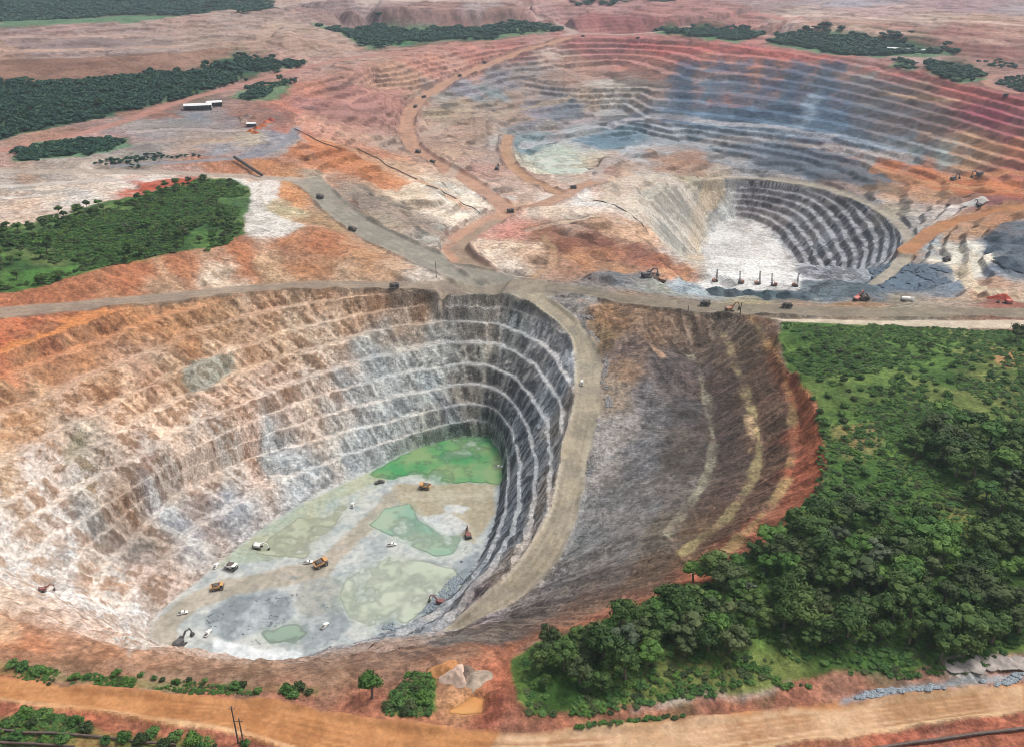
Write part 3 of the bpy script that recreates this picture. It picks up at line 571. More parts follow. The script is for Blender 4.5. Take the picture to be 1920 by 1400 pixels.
SOIL += ''.join(';%d %d 4a5238 3c442c' % p for p in ((1600,660),(1750,660),(1900,680),(1560,720),(1700,760),(1850,740),(1620,840),(1780,860),(1900,900),(1600,950),(1450,1050),(1700,1050),(1880,1080),(1300,1150),(1500,1160),(1700,1180),(1850,1200),(1100,1230),(1250,1260),(1450,1250),(1050,1300),(1620,1235),(2050,700),(2050,1000),(60,480),(200,460),(350,440),(430,400),(300,400),(150,430),(-150,480),(60,190),(200,180),(330,165),(450,130),(740,72),(900,68),(300,15),(100,10),(1330,62),(1560,78),(1700,90),(1800,125)))
samples = []
for t in SOIL.replace('\n', '').replace('ac a49c', 'aca49c').split(';'):
    t = t.split()
    if len(t) == 4:
        g_ = np.array([1.10, 1.01, .96], np.float32) if float(t[0]) < 720 and 560 < float(t[1]) < 830 else np.array([.99, 1.02, 1.06], np.float32) if float(t[0]) < 760 and 830 < float(t[1]) < 1170 else 1.0      # iron-stained upper rock
        if 1085 < float(t[0]) < 1335 and 670 < float(t[1]) < 1090: g_ = np.array([1.07, 1.0, .85], np.float32)
        samples.append((float(t[0]), float(t[1]), rgb(t[2]) * g_, rgb(t[3]) * g_))
def plan(x, y): return 1690 * x / (.887 * y + 115), 900 * np.log(np.maximum(y, 60))
SP = np.array([hit(a, b) for a, b, _, _ in samples])
sq = np.stack(plan(SP[:, 0], SP[:, 1]), 1).astype(np.float32)
C1 = np.array([s_[2] for s_ in samples]); C2 = np.array([s_[3] for s_ in samples])
def desat(c, k): return c * (1 - k) + c.mean(-1, keepdims=True) * k
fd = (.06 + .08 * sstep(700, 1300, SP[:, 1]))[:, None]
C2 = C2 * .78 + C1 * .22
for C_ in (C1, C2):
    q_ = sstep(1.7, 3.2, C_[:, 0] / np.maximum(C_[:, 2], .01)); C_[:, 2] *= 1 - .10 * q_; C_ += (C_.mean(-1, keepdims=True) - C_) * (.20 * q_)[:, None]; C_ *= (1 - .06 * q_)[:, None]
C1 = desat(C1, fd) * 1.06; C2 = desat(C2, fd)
# far fields beyond the survey
STEP = 3
ci = np.unique(np.concatenate([np.arange(0, NR, STEP), [NR - 1]])); cj = np.unique(np.concatenate([np.arange(0, NC, STEP), [NC - 1]]))
def up(A):
    B = np.empty((NR, len(cj)), np.float32)
    for j in range(len(cj)): B[:, j] = np.interp(np.arange(NR), ci, A[:, j])
    D = np.empty((NR, NC), np.float32)
    for i in range(NR): D[i] = np.interp(np.arange(NC), cj, B[i])
    return D
Xc = X[np.ix_(ci, cj)]; Yc = Y[np.ix_(ci, cj)]
wsc = np.clip(Yc / 500, .5, 4)
wx = (Xc + (fbm(Xc, Yc, 30, 3, 101) * 7 + fbm(Xc, Yc, 9, 2, 105) * 2.5) * wsc); wy = (Yc + (fbm(Xc, Yc, 30, 3, 102) * 7 + fbm(Xc, Yc, 9, 2, 106) * 2.5) * wsc)
qx, qy = plan(wx, wy)
num1 = np.zeros((qx.size, 3), np.float32); num2 = np.zeros((qx.size, 3), np.float32)
qf = np.stack([qx.ravel(), qy.ravel()], 1).astype(np.float32)
for s0 in range(0, len(qf), 20000):
    d2 = ((qf[s0:s0 + 20000, None, :] - sq[None]) ** 2).sum(-1) + 60.0
    w = d2 ** -2.2
    w /= w.sum(1, keepdims=True)
    num1[s0:s0 + 20000] = w @ C1; num2[s0:s0 + 20000] = w @ C2
B1 = np.stack([up(num1[:, k].reshape(qx.shape)) for k in range(3)], -1)
B2 = np.stack([up(num2[:, k].reshape(qx.shape)) for k in range(3)], -1)
print('soil', len(samples), time.time() - T0)
# mottling: patches and rills of the second rock
mot = fbm(X, Y, 11, 4, 111) * (Y < 800) + fbm(X, Y, 34, 4, 112) * (Y >= 800)
fine = fbm(X, Y, 3.2, 2, 113) * (Y < 800) + fbm(X, Y, 9, 3, 114) * (Y >= 800)
_l1 = B1.mean(-1, keepdims=True); _l2 = B2.mean(-1, keepdims=True)
hue0 = fbm(X, Y, 42, 3, 118)
RAT = np.clip((_l2 / _l1) ** 1.3 * ((B2 / _l2) / (B1 / _l1)) ** .9, .36, 1.12).astype(np.float32)      # second rock relative to the first
BIA = ((st3 * 1.15 + st1 * .45) * (.25 + .75 * SL) + mot * .75 + hue0 * .5 - .12).astype(np.float32)
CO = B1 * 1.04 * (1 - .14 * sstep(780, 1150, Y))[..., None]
hue = fbm(X, Y, 19, 3, 117)[..., None] * (Y < 2500)[..., None]
CO = CO * (1 + hue * np.array([.05, .0, -.05], np.float32))
CO = CO * (1 + (fine * .20 + st1 * SL * .12 + rough2 * .16)[..., None])
crk = st3 * .9 + st1 * .4 + .4 * fine + .4 * rough2                      # crevice darkening and pale breaks painted into the rock colour
CO = CO * (1 - .24 * (sstep(.25, .75, crk) * (.25 + .75 * FACE))[..., None] * np.array([.85, 1.0, 1.1], np.float32))
CO = CO * (1 + .34 * (sstep(.3, .8, -crk) * (.25 + .75 * FACE))[..., None])
def span(mask):
    r_ = np.flatnonzero(mask.any(1)); c_ = np.flatnonzero(mask.any(0))
    if not len(r_): return None
    return slice(max(r_[0] - 8, 0), r_[-1] + 9), slice(max(c_[0] - 8, 0), c_[-1] + 9)
def mixin(mask, c, amt=1.0):
    sp = span(mask > 0)
    if sp is None: return
    m = (np.clip(mask[sp], 0, 1) * amt)[..., None]
    c = np.asarray(c, np.float32)
    if c.ndim == 3: c = c[sp]
    CO[sp] = CO[sp] * (1 - m) + c * m
def soft(m, n=1):
    sp = span(m); out = np.zeros(m.shape, np.float32)
    if sp is not None: out[sp] = blur(m[sp].astype(np.float32), n)
    return out
PW1 = fbm(X, Y, 16, 3, 121); PW2 = fbm(X, Y, 16, 3, 122); PSC = np.clip(Y / 500, .6, 3)
PMX = sstep(-.4, .5, mot + fine * .5)[..., None]
def in_poly_w(pl, wz):
    ys = [p[1] for p in pl]; xs = [p[0] for p in pl]; out = np.zeros(X.shape, bool)
    r0 = np.searchsorted(YR, min(ys) - 12 * wz); r1 = np.searchsorted(YR, max(ys) + 12 * wz); hm = HALF[r0:r1]
    if r1 <= r0: return out
    xmn = min(xs) - 12 * wz; xmx = max(xs) + 12 * wz
    c0 = np.searchsorted(U, min((xmn / hm).min(), (xmn / hm).max())); c1 = np.searchsorted(U, max((xmx / hm).max(), (xmx / hm).min()))
    if c1 <= c0: return out
    q = (slice(r0, r1), slice(c0, c1)); sc = PSC[q] * wz
    out[q] = in_poly((X[q] + PW1[q] * sc).ravel(), (Y[q] + PW2[q] * sc).ravel(), pl).reshape(r1 - r0, c1 - c0)
    return out
def patch(pts, c1, c2, amt=.9, n=1, wz=2.0, on=None):
    pl = hpoly(pts)
    m = in_poly_w(pl, wz)
    if on is not None: m &= on
    sp = span(m)
    if sp is None: return m
    mm = (np.clip(blur(m[sp].astype(np.float32), n), 0, 1) * amt)[..., None]
    CO[sp] = CO[sp] * (1 - mm) + (rgb(c1) + (rgb(c2) - rgb(c1)) * PMX[sp]) * mm
    return m
# pale dust on the berms of the near pit
gx3, gy3 = grads(Z1); slope1 = np.sqrt(gx3 ** 2 + gy3 ** 2)
BERM = PH1 * soft1 * sstep(4, 9, ZR - FLOOR)
bq = fbm(X, Y, 24, 3, 131)
lum = CO.mean(-1, keepdims=True)
pale = CO * .6 + np.maximum(lum, .30) * np.array([1.16, 1.0, .86], np.float32) * .45
topo = sstep(-6, 22, ZR)[..., None]
pale = pale * (1 - topo) + rgb('c88450') * topo
CO *= (1 - .08 * soft1 * (1 - BERM))[..., None]
mixin(BERM * np.clip(.62 + bq * .6 + fine * .3, 0, 1), pale * 1.04, .9)
RAT = RAT + (1 - RAT) * (BERM * .6)[..., None]
# darker faces and paler berms on the curved end of the near pit
DK = in_poly(X, Y, hpoly([(840,560),(950,575),(1050,660),(1062,760),(1040,900),(985,985),(915,1050),(925,960),(940,850),(900,818),(830,815)]))
mixin(FACE * soft(DK, 8) * sstep(-.35, .3, st1 + mot * .6), rgb('5c6268'), .32)
mixin(BERM * soft(DK, 8), rgb('a8b0b6'), .45)
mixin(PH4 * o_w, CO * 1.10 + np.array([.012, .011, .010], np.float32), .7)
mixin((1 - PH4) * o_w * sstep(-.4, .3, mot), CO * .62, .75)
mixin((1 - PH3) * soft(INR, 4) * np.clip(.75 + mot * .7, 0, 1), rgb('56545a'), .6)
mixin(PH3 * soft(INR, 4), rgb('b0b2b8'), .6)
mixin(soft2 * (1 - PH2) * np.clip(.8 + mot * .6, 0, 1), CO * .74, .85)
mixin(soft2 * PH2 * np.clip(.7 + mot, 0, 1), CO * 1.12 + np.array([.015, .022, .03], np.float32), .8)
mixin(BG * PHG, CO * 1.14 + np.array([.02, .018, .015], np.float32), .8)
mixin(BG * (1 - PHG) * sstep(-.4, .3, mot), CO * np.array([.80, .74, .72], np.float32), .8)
# berms of the right wall: yellow grass and pale talus
for bb, c1_, amt in ((berm_1[0], 'a08a62', .8), (berm_2[0], 'a2966e', .9), (berm_3[0], 'a09c88', .75), (berm_4, 'c09c80', .75)):
    off = bb.copy(); off[:, 0] += 2.5
    D, _, _ = near_line(off, 9)
    wdt = 2.5 + fbm(X, Y, 15, 3, 141) * 1.7
    mixin((1 - sstep(wdt * .6, wdt * 1.25, D)) * np.clip(.62 + fbm(X, Y, 9, 3, 142) * .9, 0, 1), rgb(c1_) * (1 + fbm(X, Y, 7, 2, 143)[..., None] * .25), amt)
D, _, _ = near_line(berm_2[0], 9)
mixin((1 - sstep(1.5, 4, D)) * sstep(.25, .55, fbm(X, Y, 10, 2, 145)) * in_poly(X, Y, hpoly([(1350,740),(1440,740),(1440,920),(1350,920)])), rgb('d4b890'), .9)
# red top soil along the right rim
D, _, _ = near_line(rim_r, 16)
mixin((1 - sstep(3, 11, D)) * PRm * sstep(-.2, .1, X * 0 + (300 < 1) + sstep(520, 470, Y) - .05), rgb('a0603c') * (1 + st2[..., None] * .2 + fine[..., None] * .2), .4)
# distinct patches
patch([(345,700),(380,672),(430,668),(442,690),(400,715),(360,735)], '7c928c', '9ca8a0', .65, 2, 4.5)
patch([(118,840),(150,800),(165,830),(140,870),(112,880)], '8a8468', 'a09c84', .6)
patch([(455,350),(480,340),(490,380),(520,405),(575,425),(520,440),(462,445),(458,400)], 'd0ccc6', 'b4b0a8', .85)
patch([(490,338),(525,332),(525,370),(500,385)], 'd4d0cc', 'c0bcb4', .8)
patch([(235,362),(270,345),(330,336),(370,336),(360,346),(300,352)], 'b45c42', 'a85038', .9)
patch([(240,1230),(252,1170),(300,1152),(330,1170),(332,1215)], 'd0d0ce', 'c4bcb4', .7)
patch([(0,930),(60,950),(120,1010),(105,1090),(40,1085),(0,1060)], 'd4d0cc', 'c8bcb0', .45)
patch([(560,250),(600,262),(690,300),(780,345),(740,365),(660,330),(600,300)], 'c47e4e', 'b87044', .55)
patch([(1440,285),(1520,275),(1600,300),(1680,335),(1660,352),(1560,340),(1480,330),(1430,310)], '5c6876', '4c5866', .75, 2)
patch([(1240,205),(1320,212),(1420,210),(1500,205),(1600,222),(1640,262),(1560,262),(1470,250),(1380,246),(1250,236)], '5a7084', '4c6276', .6, 3)
patch([(1395,285),(1450,275),(1560,300),(1600,322),(1540,330),(1440,318)], '5e6a78', '6e7680', .6, 3)
patch([(1110,258),(1160,250),(1215,254),(1180,268),(1120,276)], '587080', '647c88', .6, 3, 4)
patch([(958,268),(1000,255),(1030,258),(1010,272),(975,280)], '6c8088', '7c9094', .6, 3, 4)
patch([(1020,215),(1060,198),(1100,200),(1090,218),(1040,225)], '747a86', '667078', .8, 2)
patch([(640,170),(740,160),(760,200),(740,262),(660,250),(590,215),(600,190)], 'a87870', '98685f', .5, 3)
patch([(-100,112),(0,111),(200,107),(300,101),(430,95),(430,110),(330,130),(200,146),(0,151),(-100,151)], '8c6a5a', '7c5c4e', .6, 3)
patch([(500,18),(640,16),(800,18),(950,26),(1040,45),(900,50),(750,53),(600,40)], '8c706c', '7c605c', .5, 3)
patch([(1060,30),(1200,28),(1300,36),(1420,52),(1240,56),(1080,55)], 'a46462', '945656', .5, 3)
patch([(1450,42),(1600,52),(1750,72),(1950,97),(1950,112),(1800,92),(1600,64),(1450,56)], '9c6a60', '8c5c54', .5, 3)
patch([(-20,1215),(200,1235),(400,1250),(600,1252),(800,1225),(900,1200),(900,1228),(700,1285),(400,1290),(100,1268),(-20,1250)], '967a66', '806450', .6, 3)
patch([(1330,522),(1500,528),(1640,538),(1640,562),(1500,562),(1340,554)], '4c5a62', '5a6870', .85, 2, 2.0, ZR > -32)
patch([(1245,530),(1320,528),(1338,552),(1270,552)], 'a4b0b4', '8c989e', .7, 2)
patch([(40,78),(200,68),(330,76),(330,88),(180,92),(60,92)], '80706e', '8c7c78', .6, 3)  # shadow streaks painted on top of the big waste dump
patch([(500,78),(620,82),(640,92),(560,100),(450,100)], 'a88c7c', '987c6c', .5, 3)
patch([(200,222),(330,225),(440,232),(430,262),(300,262),(190,250)], '8c8688', '9c948f', .6, 3)
patch([(430,290),(520,275),(550,245),(560,262),(530,295),(450,302)], '80828a', '8e9096', .6, 2)
patch([(1640,335),(1700,350),(1690,372),(1640,360)], '6c5844', '7c6450', .7, 2)
patch([(1650,292),(1760,318),(1920,345),(1920,372),(1800,362),(1700,338),(1640,310)], 'c07444', 'b06638', .6, 2)
patch([(1130,350),(1190,330),(1250,330),(1300,345),(1330,400),(1320,520),(1270,480),(1220,430),(1170,395),(1120,375)], 'c8bcac', 'b8b4a8', .55, 3)
patch([(1320,540),(1312,470),(1345,420),(1392,402),(1445,430),(1480,480),(1500,545)], 'dededc', 'ceccc8', .8, 3)  # bright floor colour also stands in for the dust haze above it
patch([(1750,458),(1800,462),(1832,480),(1835,520),(1800,530),(1790,500)], 'd0ccc0', 'c4bcac', .8, 2)
patch([(1846,470),(1870,425),(1930,420),(1940,520),(1880,505)], '525f6c', '465260', .75, 2)
patch([(1626,500),(1680,492),(1770,500),(1795,525),(1740,552),(1640,556)], '55636f', '65737f', .7, 2)
for xs in (1330, 1375, 1425, 1470, 1530, 1600):          # ochre wash-downs on the far wall
    patch([(xs - 12, 95), (xs + 10, 95), (xs - 14, 160), (xs - 26, 205), (xs - 44, 205), (xs - 30, 150)], 'b07a64', '9c6c5c', .4, 4, 4)
for xs, wd in ((1285, 30), (1352, 22), (1400, 20), (1448, 24), (1500, 30), (1562, 30)):      # slate between them
    patch([(xs - wd * .6, 112), (xs + wd * .6, 112), (xs + wd * .5, 170), (xs + wd * .4, 232), (xs - wd * 1.3, 230), (xs - wd * 1.1, 170)], '4a5c70', '40526a', .7, 4, 5)
patch([(1600,140),(1720,170),(1780,215),(1760,280),(1660,262),(1590,240)], '5e6068', '6e6260', .6, 3)
patch([(1520,170),(1545,165),(1525,225),(1505,250),(1485,250),(1500,210)], 'a4b4c0', '8c9cac', .35, 3, 4)
patch([(1480,245),(1580,250),(1700,280),(1700,292),(1560,268),(1470,262)], 'a0b0bc', '8c9cac', .6)
patch([(1680,120),(1800,155),(1920,186),(1920,205),(1780,178),(1680,140)], 'b0564e', 'a04844', .45, 3, 4)
patch([(1180,78),(1420,88),(1560,106),(1560,116),(1420,102),(1180,95)], 'b85850', 'a84c48', .45, 3, 4)
patch([(1640,175),(1720,178),(1800,187),(1800,192),(1700,186)], 'c8a88c', 'b89878', .7, wz=.5)
patch([(1820,205),(1880,205),(1900,235),(1850,235)], 'a43c58', '983450', .4, 4, 4)
print('colour', time.time() - T0)

# ---- road surfaces
RN8 = fbm(X, Y, 8, 3, 151); RN22 = np.clip(.6 + fbm(X, Y, 22, 2, 161) * .8, 0, 1)
def road_paint(m, c1, c2, trk=None, amt=.92):
    n = RN8
    c = rgb(c1) + (rgb(c2) - rgb(c1)) * sstep(-.5, .5, n)[..., None]
    mixin(soft(m, 1), c, amt)
for m, a, b in ((m_rb, 'b89078', 'a88470'), (m_rc, 'b08c74', 'a07e6a'), (m_rd, 'b48f72', 'a48064'), (m_rq, 'a8a090', '989082'), (m_rr, 'b48058', 'a47450'),
                (m_left, '9a8c7c', '8a7e72'), (m_ra, '989488', '88867c'), (m_mid, '8f8676', '80786a'), (m_jn, '948a7a', '867c6e'), (m_ramp, 'aaa08a', '989080'),
                (m_fr, 'c08a5a', 'b07c50'), (m_cream, 'd0c4b0', 'c0b4a0'), (m_farL, 'b08478', 'a07468'), (m_farR, 'b8a49c', 'a8948c'), (m_farS, 'b8a098', 'a89088'),
                (m_farT, 'b48c7c', 'a47c6c'), (m_yard, '8c8c92', '7c7e86'), (m_plain, 'c8c0b8', 'b8b0a8'), (m_lft, 'b0a498', 'a09488')):
    road_paint(m, a, b)
patch([(905,512),(862,488),(848,465),(872,440),(930,410),(958,420),(900,445),(885,470),(905,495),(960,512)], '908878', '847c6e', .6, on=m_rb)
patch([(-20,1270),(420,1300),(700,1340),(760,1400),(300,1400),(-20,1330)], 'c48e60', 'b47e52', .85, on=m_fr)
patch([(940,1376),(1280,1356),(1920,1283),(1920,1340),(1480,1400),(900,1420)], 'd6b694', 'c8a682', .9, on=m_fr)
def ruts(pl_a, pl_b, fr, c, amt, w=1.0):
    n = min(len(pl_a), len(pl_b)); A = resample(pl_a, 3); Bq = resample(pl_b, 3)
    n = max(len(A), len(Bq)); A = resample(pl_a, 1e9) if n < 2 else np.stack([np.interp(np.linspace(0, 1, n), np.linspace(0, 1, len(A)), A[:, k]) for k in range(3)], 1)
    Bq = np.stack([np.interp(np.linspace(0, 1, n), np.linspace(0, 1, len(Bq)), Bq[:, k]) for k in range(3)], 1)
    for f in fr:
        D, _, _ = near_line(A * (1 - f) + Bq * f, w * 3)
        mixin((1 - sstep(w * .4, w * 1.3, D + wob * .3)) * RN22, rgb(c), amt)
ruts(fr_up, fr_lo, (.22, .36, .5, .62, .8), '94643f', .6, .8)
ruts(fr_up, fr_lo, (.9, .96), 'd8b890', .5, 1.2)
ruts(ramp_l, ramp_r, (.25, .45, .7), '8c8472', .5, .9)
ruts(ramp_l, ramp_r, (.06,), 'c4bcac', .6, 1.0); ruts(ramp_l, ramp_r, (.9,), 'bcb4a4', .4, 1.2)
ruts(b_road_up, b_road_lo, (.3, .6), '7c7268', .5, .8)
ruts(ra_l, ra_r, (.25, .5, .75), '7e7a70', .5, .9)
ruts(mid_up, mid_lo, (.3, .65), '746c5e', .5, .9)
for pl in FROWS:
    D, _, _ = near_line(pl, 6)
    mixin((1 - sstep(1.2, 4.0, D)) * np.clip(.7 + fbm(X, Y, 30, 2, 163) * .8, 0, 1), rgb('7c5f56'), .6)
for pl in (ra_l, ra_r, mid_lo, b_road_lo):
    D, _, _ = near_line(pl, 4)
    mixin((1 - sstep(.8, 2.4, D)) * np.clip(.6 + fbm(X, Y, 20, 2, 164) * .9, 0, 1), rgb('6c665c'), .5)
CO *= (1 - .26 * soft2 * (1 - PH2) * np.clip(.75 + mot * .6, 0, 1))[..., None]      # rock faces and dusty berms, contrast pushed in the colour for bench relief
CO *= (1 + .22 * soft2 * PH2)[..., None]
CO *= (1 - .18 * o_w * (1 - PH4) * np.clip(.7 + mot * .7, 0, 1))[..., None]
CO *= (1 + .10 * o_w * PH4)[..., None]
def worn_track(pts, c, w, amt=.7):
    pl = resample(smooth_line(np.array([hit(a, b) for a, b in pts]), 2), 8)
    D, _, _ = near_line(pl, w + 6)
    mixin((1 - sstep(w * .35, w * .6, D + wob * w * .12)) * np.clip(.8 + fbm(X, Y, 60, 2, 165) * .6, 0, 1), rgb(c) * 1.12, amt)
    mixin((1 - sstep(1.0, 2.6, np.abs(D - w * .62))) * np.clip(.5 + fbm(X, Y, 40, 2, 166) * .9, 0, 1), CO * .6, .7)      # spoil pushed aside
for pts, c, w in (([(1125,340),(1112,315),(1165,290),(1250,272),(1330,263),(1450,264),(1560,278),(1700,298)], 'a8a09c', 11), ([(985,272),(1060,248),(1150,230),(1230,216),(1330,228),(1450,240),(1560,256)], 'a8a8ac', 10),
                  ([(1440,72),(1475,55),(1560,24),(1700,10)], 'b8a098', 14), ([(1500,50),(1700,60),(1930,84)], 'c0a494', 16), ([(1480,30),(1700,36),(1930,52)], 'c4aca0', 18), ([(1290,12),(1420,22),(1560,40),(1700,48)], 'b88880', 14),
                  ([(-40,97),(150,93),(300,88),(420,80),(560,74),(660,90)], 'b09484', 13), ([(-40,72),(200,66),(420,58),(600,66)], 'ac9488', 12), ([(520,12),(700,8),(900,8),(1010,14)], 'bcaca4', 22), ([(1348,344),(1318,380),(1302,430),(1306,485)], 'b8a890', 9),
                  ([(640,345),(700,378),(770,420),(835,450)], '9c8c80', 7), ([(600,262),(690,296),(790,345),(880,398)], 'bc9478', 6), ([(830,330),(880,300),(905,262),(900,232)], 'b09c8c', 8), ([(800,250),(860,225),(950,205),(1050,188),(1150,160)], 'a89888', 9),
                  ([(1720,345),(1790,330),(1860,322),(1930,328)], 'c08860', 9), ([(1640,320),(1740,342),(1830,352),(1930,360)], 'b48460', 8), ([(1800,500),(1815,530),(1850,552),(1920,562)], 'c8b8a0', 12), ([(990,430),(1060,418),(1130,410),(1190,425)], 'b8a490', 8),
                  ([(1020,440),(1040,470),(1035,500),(1000,520)], 'a08468', 8), ([(-40,375),(120,362),(250,348)], 'ccc4bc', 8), ([(250,250),(340,240),(430,248),(500,236)], 'a89c98', 9), ([(650,190),(700,175),(760,168)], 'b88c80', 8)):
    worn_track(pts, c, w * (1.0 if pts[0][1] > 345 else 1.8), .92)
# ------------------------------------------------------------------ pit floor, ponds
TRACK = 'aea494'
def fpoly(pts): return [at(a, b, FLOOR) for a, b in pts]
RAT[m_floor] = np.array([.80, .82, .83], np.float32); BIA[m_floor] *= .6
mixin(soft(m_floor, 2), rgb('c0c4c0') + (rgb('a6afb0') - rgb('c0c4c0')) * sstep(-.5, .5, mot + fine * .4)[..., None], .95)
patch([(468,1005),(560,945),(690,884),(730,895),(640,960),(600,1010),(520,1050),(430,1060),(400,1065)], 'a8ac90', 'a4b09c', .8, 2, on=m_floor)
patch([(740,905),(930,905),(925,960),(890,1020),(840,990),(780,960),(745,950)], 'b0a890', 'a89c80', .85, 2, on=m_floor)
patch([(790,970),(840,960),(880,985),(870,1000),(820,1000)], 'ccd0d0', 'bcc4c8', .8, on=m_floor)
patch([(830,945),(880,950),(870,965),(835,960)], 'd0d4d4', 'bcc4c8', .8, on=m_floor)
patch([(620,940),(700,905),(720,940),(660,990),(610,1010),(590,1000)], 'b8bcb6', 'a4b0b0', .7, on=m_floor)
patch([(265,1180),(330,1125),(420,1085),(500,1070),(600,1045),(650,1000),(700,955),(720,925),(745,915),(750,935),(725,960),(690,1000),(650,1040),(610,1080),(540,1095),(450,1115),(370,1140),(330,1180),(330,1215),(290,1215)], TRACK, 'a29a8a', .85, 2, on=m_floor)
patch([(560,1090),(620,1075),(650,1100),(640,1150),(600,1170),(560,1150)], '9a9c94', '8c948f', .75, 2, on=m_floor)
patch([(380,1180),(395,1140),(450,1115),(540,1105),(560,1150),(500,1180),(430,1200)], '9ca6ac', '808a90', .8, 2, on=m_floor)
patch([(395,1145),(450,1118),(480,1115),(470,1140),(420,1165)], '747e84', '848e94', .7, on=m_floor)
patch([(385,1228),(400,1197),(440,1200),(480,1215),(570,1222),(540,1245),(400,1244)], 'e6eaec', 'd4dadc', .95, on=m_floor)
patch([(560,1160),(640,1140),(660,1175),(620,1210),(570,1215)], 'a4acb0', '8c949a', .7, on=m_floor)
patch([(850,1050),(905,1030),(880,1075),(840,1120),(790,1150),(740,1175),(700,1180),(790,1130),(830,1090)], '8c98a0', '76828a', .8, 2, on=m_floor)
for k in range(26):                                            # rubble and mud spots on the floor
    px_, py_ = random.uniform(520, 880), random.uniform(1000, 1180)
    a_, b_ = random.uniform(5, 16), random.uniform(2, 5)
    patch([(px_ - a_, py_), (px_, py_ - b_), (px_ + a_, py_ - b_ * .3), (px_ + a_ * .4, py_ + b_)], '848e94', '747e84', .6, 1, 1.0, on=m_floor)
PONDS = [
 ('green pond filling the far end of the near pit floor', FLOOR - .15, [(690,890),(735,860),(800,832),(860,818),(918,815),(938,840),(944,872),(936,908),(890,902),(830,905),(780,888),(735,898)], ('4c9460', '84a070')),
 ('turquoise pond in the middle of the near pit floor', FLOOR - .15, [(690,985),(720,955),(765,945),(790,980),(830,1002),(874,1006),(848,1036),(812,1042),(770,1022),(735,1004)], ('80a894', 'a0b29c')),
 ('wide pale beige pond on the near side of the pit floor', FLOOR - .15, [(735,1040),(775,1052),(850,1064),(866,1082),(842,1112),(802,1137),(762,1166),(690,1174),(652,1156),(638,1110),(650,1080),(700,1062)], ('b0baa8', 'bac2b2')),
 ('thin pale green pond along the left side of the pit floor', FLOOR - .15, [(500,1012),(560,968),(610,968),(640,945),(655,950),(612,1000),(590,1020),(575,1042),(520,1046),(480,1036)], ('a8b098', 'b0b4a0')),
 ('small grey green pool beside the white sand patch', FLOOR - .15, [(488,1182),(555,1170),(577,1185),(560,1206),(502,1207)], ('8ea292', '8a9e90')),
 ('pale milky pond in the basin of the far pit', -45.4, [(1000,300),(1012,318),(1040,334),(1088,328),(1104,310),(1085,290),(1040,284),(1010,288)], ('b4c0b0', 'c8c8b8')),
 ('orange muddy puddle beside the foreground road', 4.7, [(822,1336),(905,1336),(908,1302),(880,1300),(850,1322)], ('c88c54', 'cc9860')),
]
for lab_, pz, pts, cc in PONDS:
    pl = [at(a, b, pz) for a, b in pts]
    m = in_poly_w(pl, 1.6)
    out_ = soft(m, 12)
    Z = np.where((out_ > .02) & ~m & (Z < pz + .5) & (Z > pz - 1.5), np.maximum(Z, pz + .10 + np.abs(rough) * .25), Z)
    dip = soft(m, 2)
    mixin(soft(m, 14) ** .7, (rgb(cc[0]) * .55 + rgb(cc[1]) * .45) * .92, .55)          # wet silt along the shore
    Z = Z * (1 - dip) + (pz - .42 + PW1 * .45 + rough * .35) * dip
# ------------------------------------------------------------------ vegetation ground
V_RIGHT = [(1467,602),(1600,608),(1750,616),(1920,620),(2080,622),(2080,1215),(1880,1228),(1780,1240),(1690,1268),(1560,1255),(1480,1285),(1380,1300),(1280,1310),(1070,1335),(1000,1340),(965,1310),(955,1240),(1000,1203),(1067,1184),(1160,1157),(1257,1116),(1340,1088),(1430,1022),(1493,966),(1521,938),(1542,907),(1550,867),(1546,827),(1536,790),(1523,744),(1495,700),(1475,678),(1458,636)]
V_LEFT = [(-160,566),(0,550),(67,540),(100,527),(200,502),(267,482),(350,470),(400,460),(455,440),(462,400),(472,355),(430,336),(385,334),(360,348),(300,356),(235,372),(170,385),(100,412),(40,424),(-160,440)]
V_DARK = [(-160,158),(0,155),(150,152),(260,140),(360,130),(440,112),(520,112),(570,116),(520,132),(440,152),(360,176),(280,198),(200,218),(100,240),(0,262),(-160,285)]
GRASS = {}
def veg_ground(pts, c1, c2, c3, sc=18):
    pl = hpoly(pts)
    m = in_poly_w(pl, 2.0) & (RW < .5)
    n = fbm(X, Y, sc, 4, 173); n2 = fbm(X, Y, sc * 2.6, 3, 174)
    c = rgb(c1) + (rgb(c2) - rgb(c1)) * sstep(-.4, .5, n)[..., None]
    c = c + (rgb(c3) - c) * (sstep(.3, .8, n2) * .55)[..., None]
    mixin(soft(m, 1), c * (1 + fine[..., None] * .2), .97)
    return m
VM_R = veg_ground(V_RIGHT, '44642e', '5c7a3a', '84844e')
VM_L = veg_ground(V_LEFT, '3a5c30', '4e7038', '74804c')
VM_D = veg_ground(V_DARK, '3a5c48', '4c6c4c', '6c7c5c', 30)
for pts_ in ([(20,302),(60,273),(120,262),(240,258),(240,276),(190,288),(120,296),(40,304)], [(430,182),(470,166),(545,148),(540,175),(500,190),(440,188)], [(588,42),(700,52),(900,54),(1052,48),(1052,60),(900,74),(760,82),(700,92),(650,72)],
             [(1226,64),(1250,50),(1330,48),(1425,56),(1428,70),(1380,82),(1300,78)], [(1430,82),(1480,64),(1560,56),(1640,66),(1720,80),(1792,98),(1740,110),(1640,106),(1520,97)], [(1735,132),(1750,114),(1840,133),(1842,152),(1800,156),(1760,146)], [(0,42),(150,32),(330,24),(330,32),(150,44),(0,54)], [(1660,122),(1690,110),(1724,128),(1700,140)]):
    patch(pts_, '4c7a58', '5c8660', .85, 3, 3)
patch([(1500,735),(1560,690),(1680,680),(1800,740),(1920,780),(1920,840),(1800,800),(1700,790),(1600,770),(1540,770)], '748448', '667a40', .45, 4)
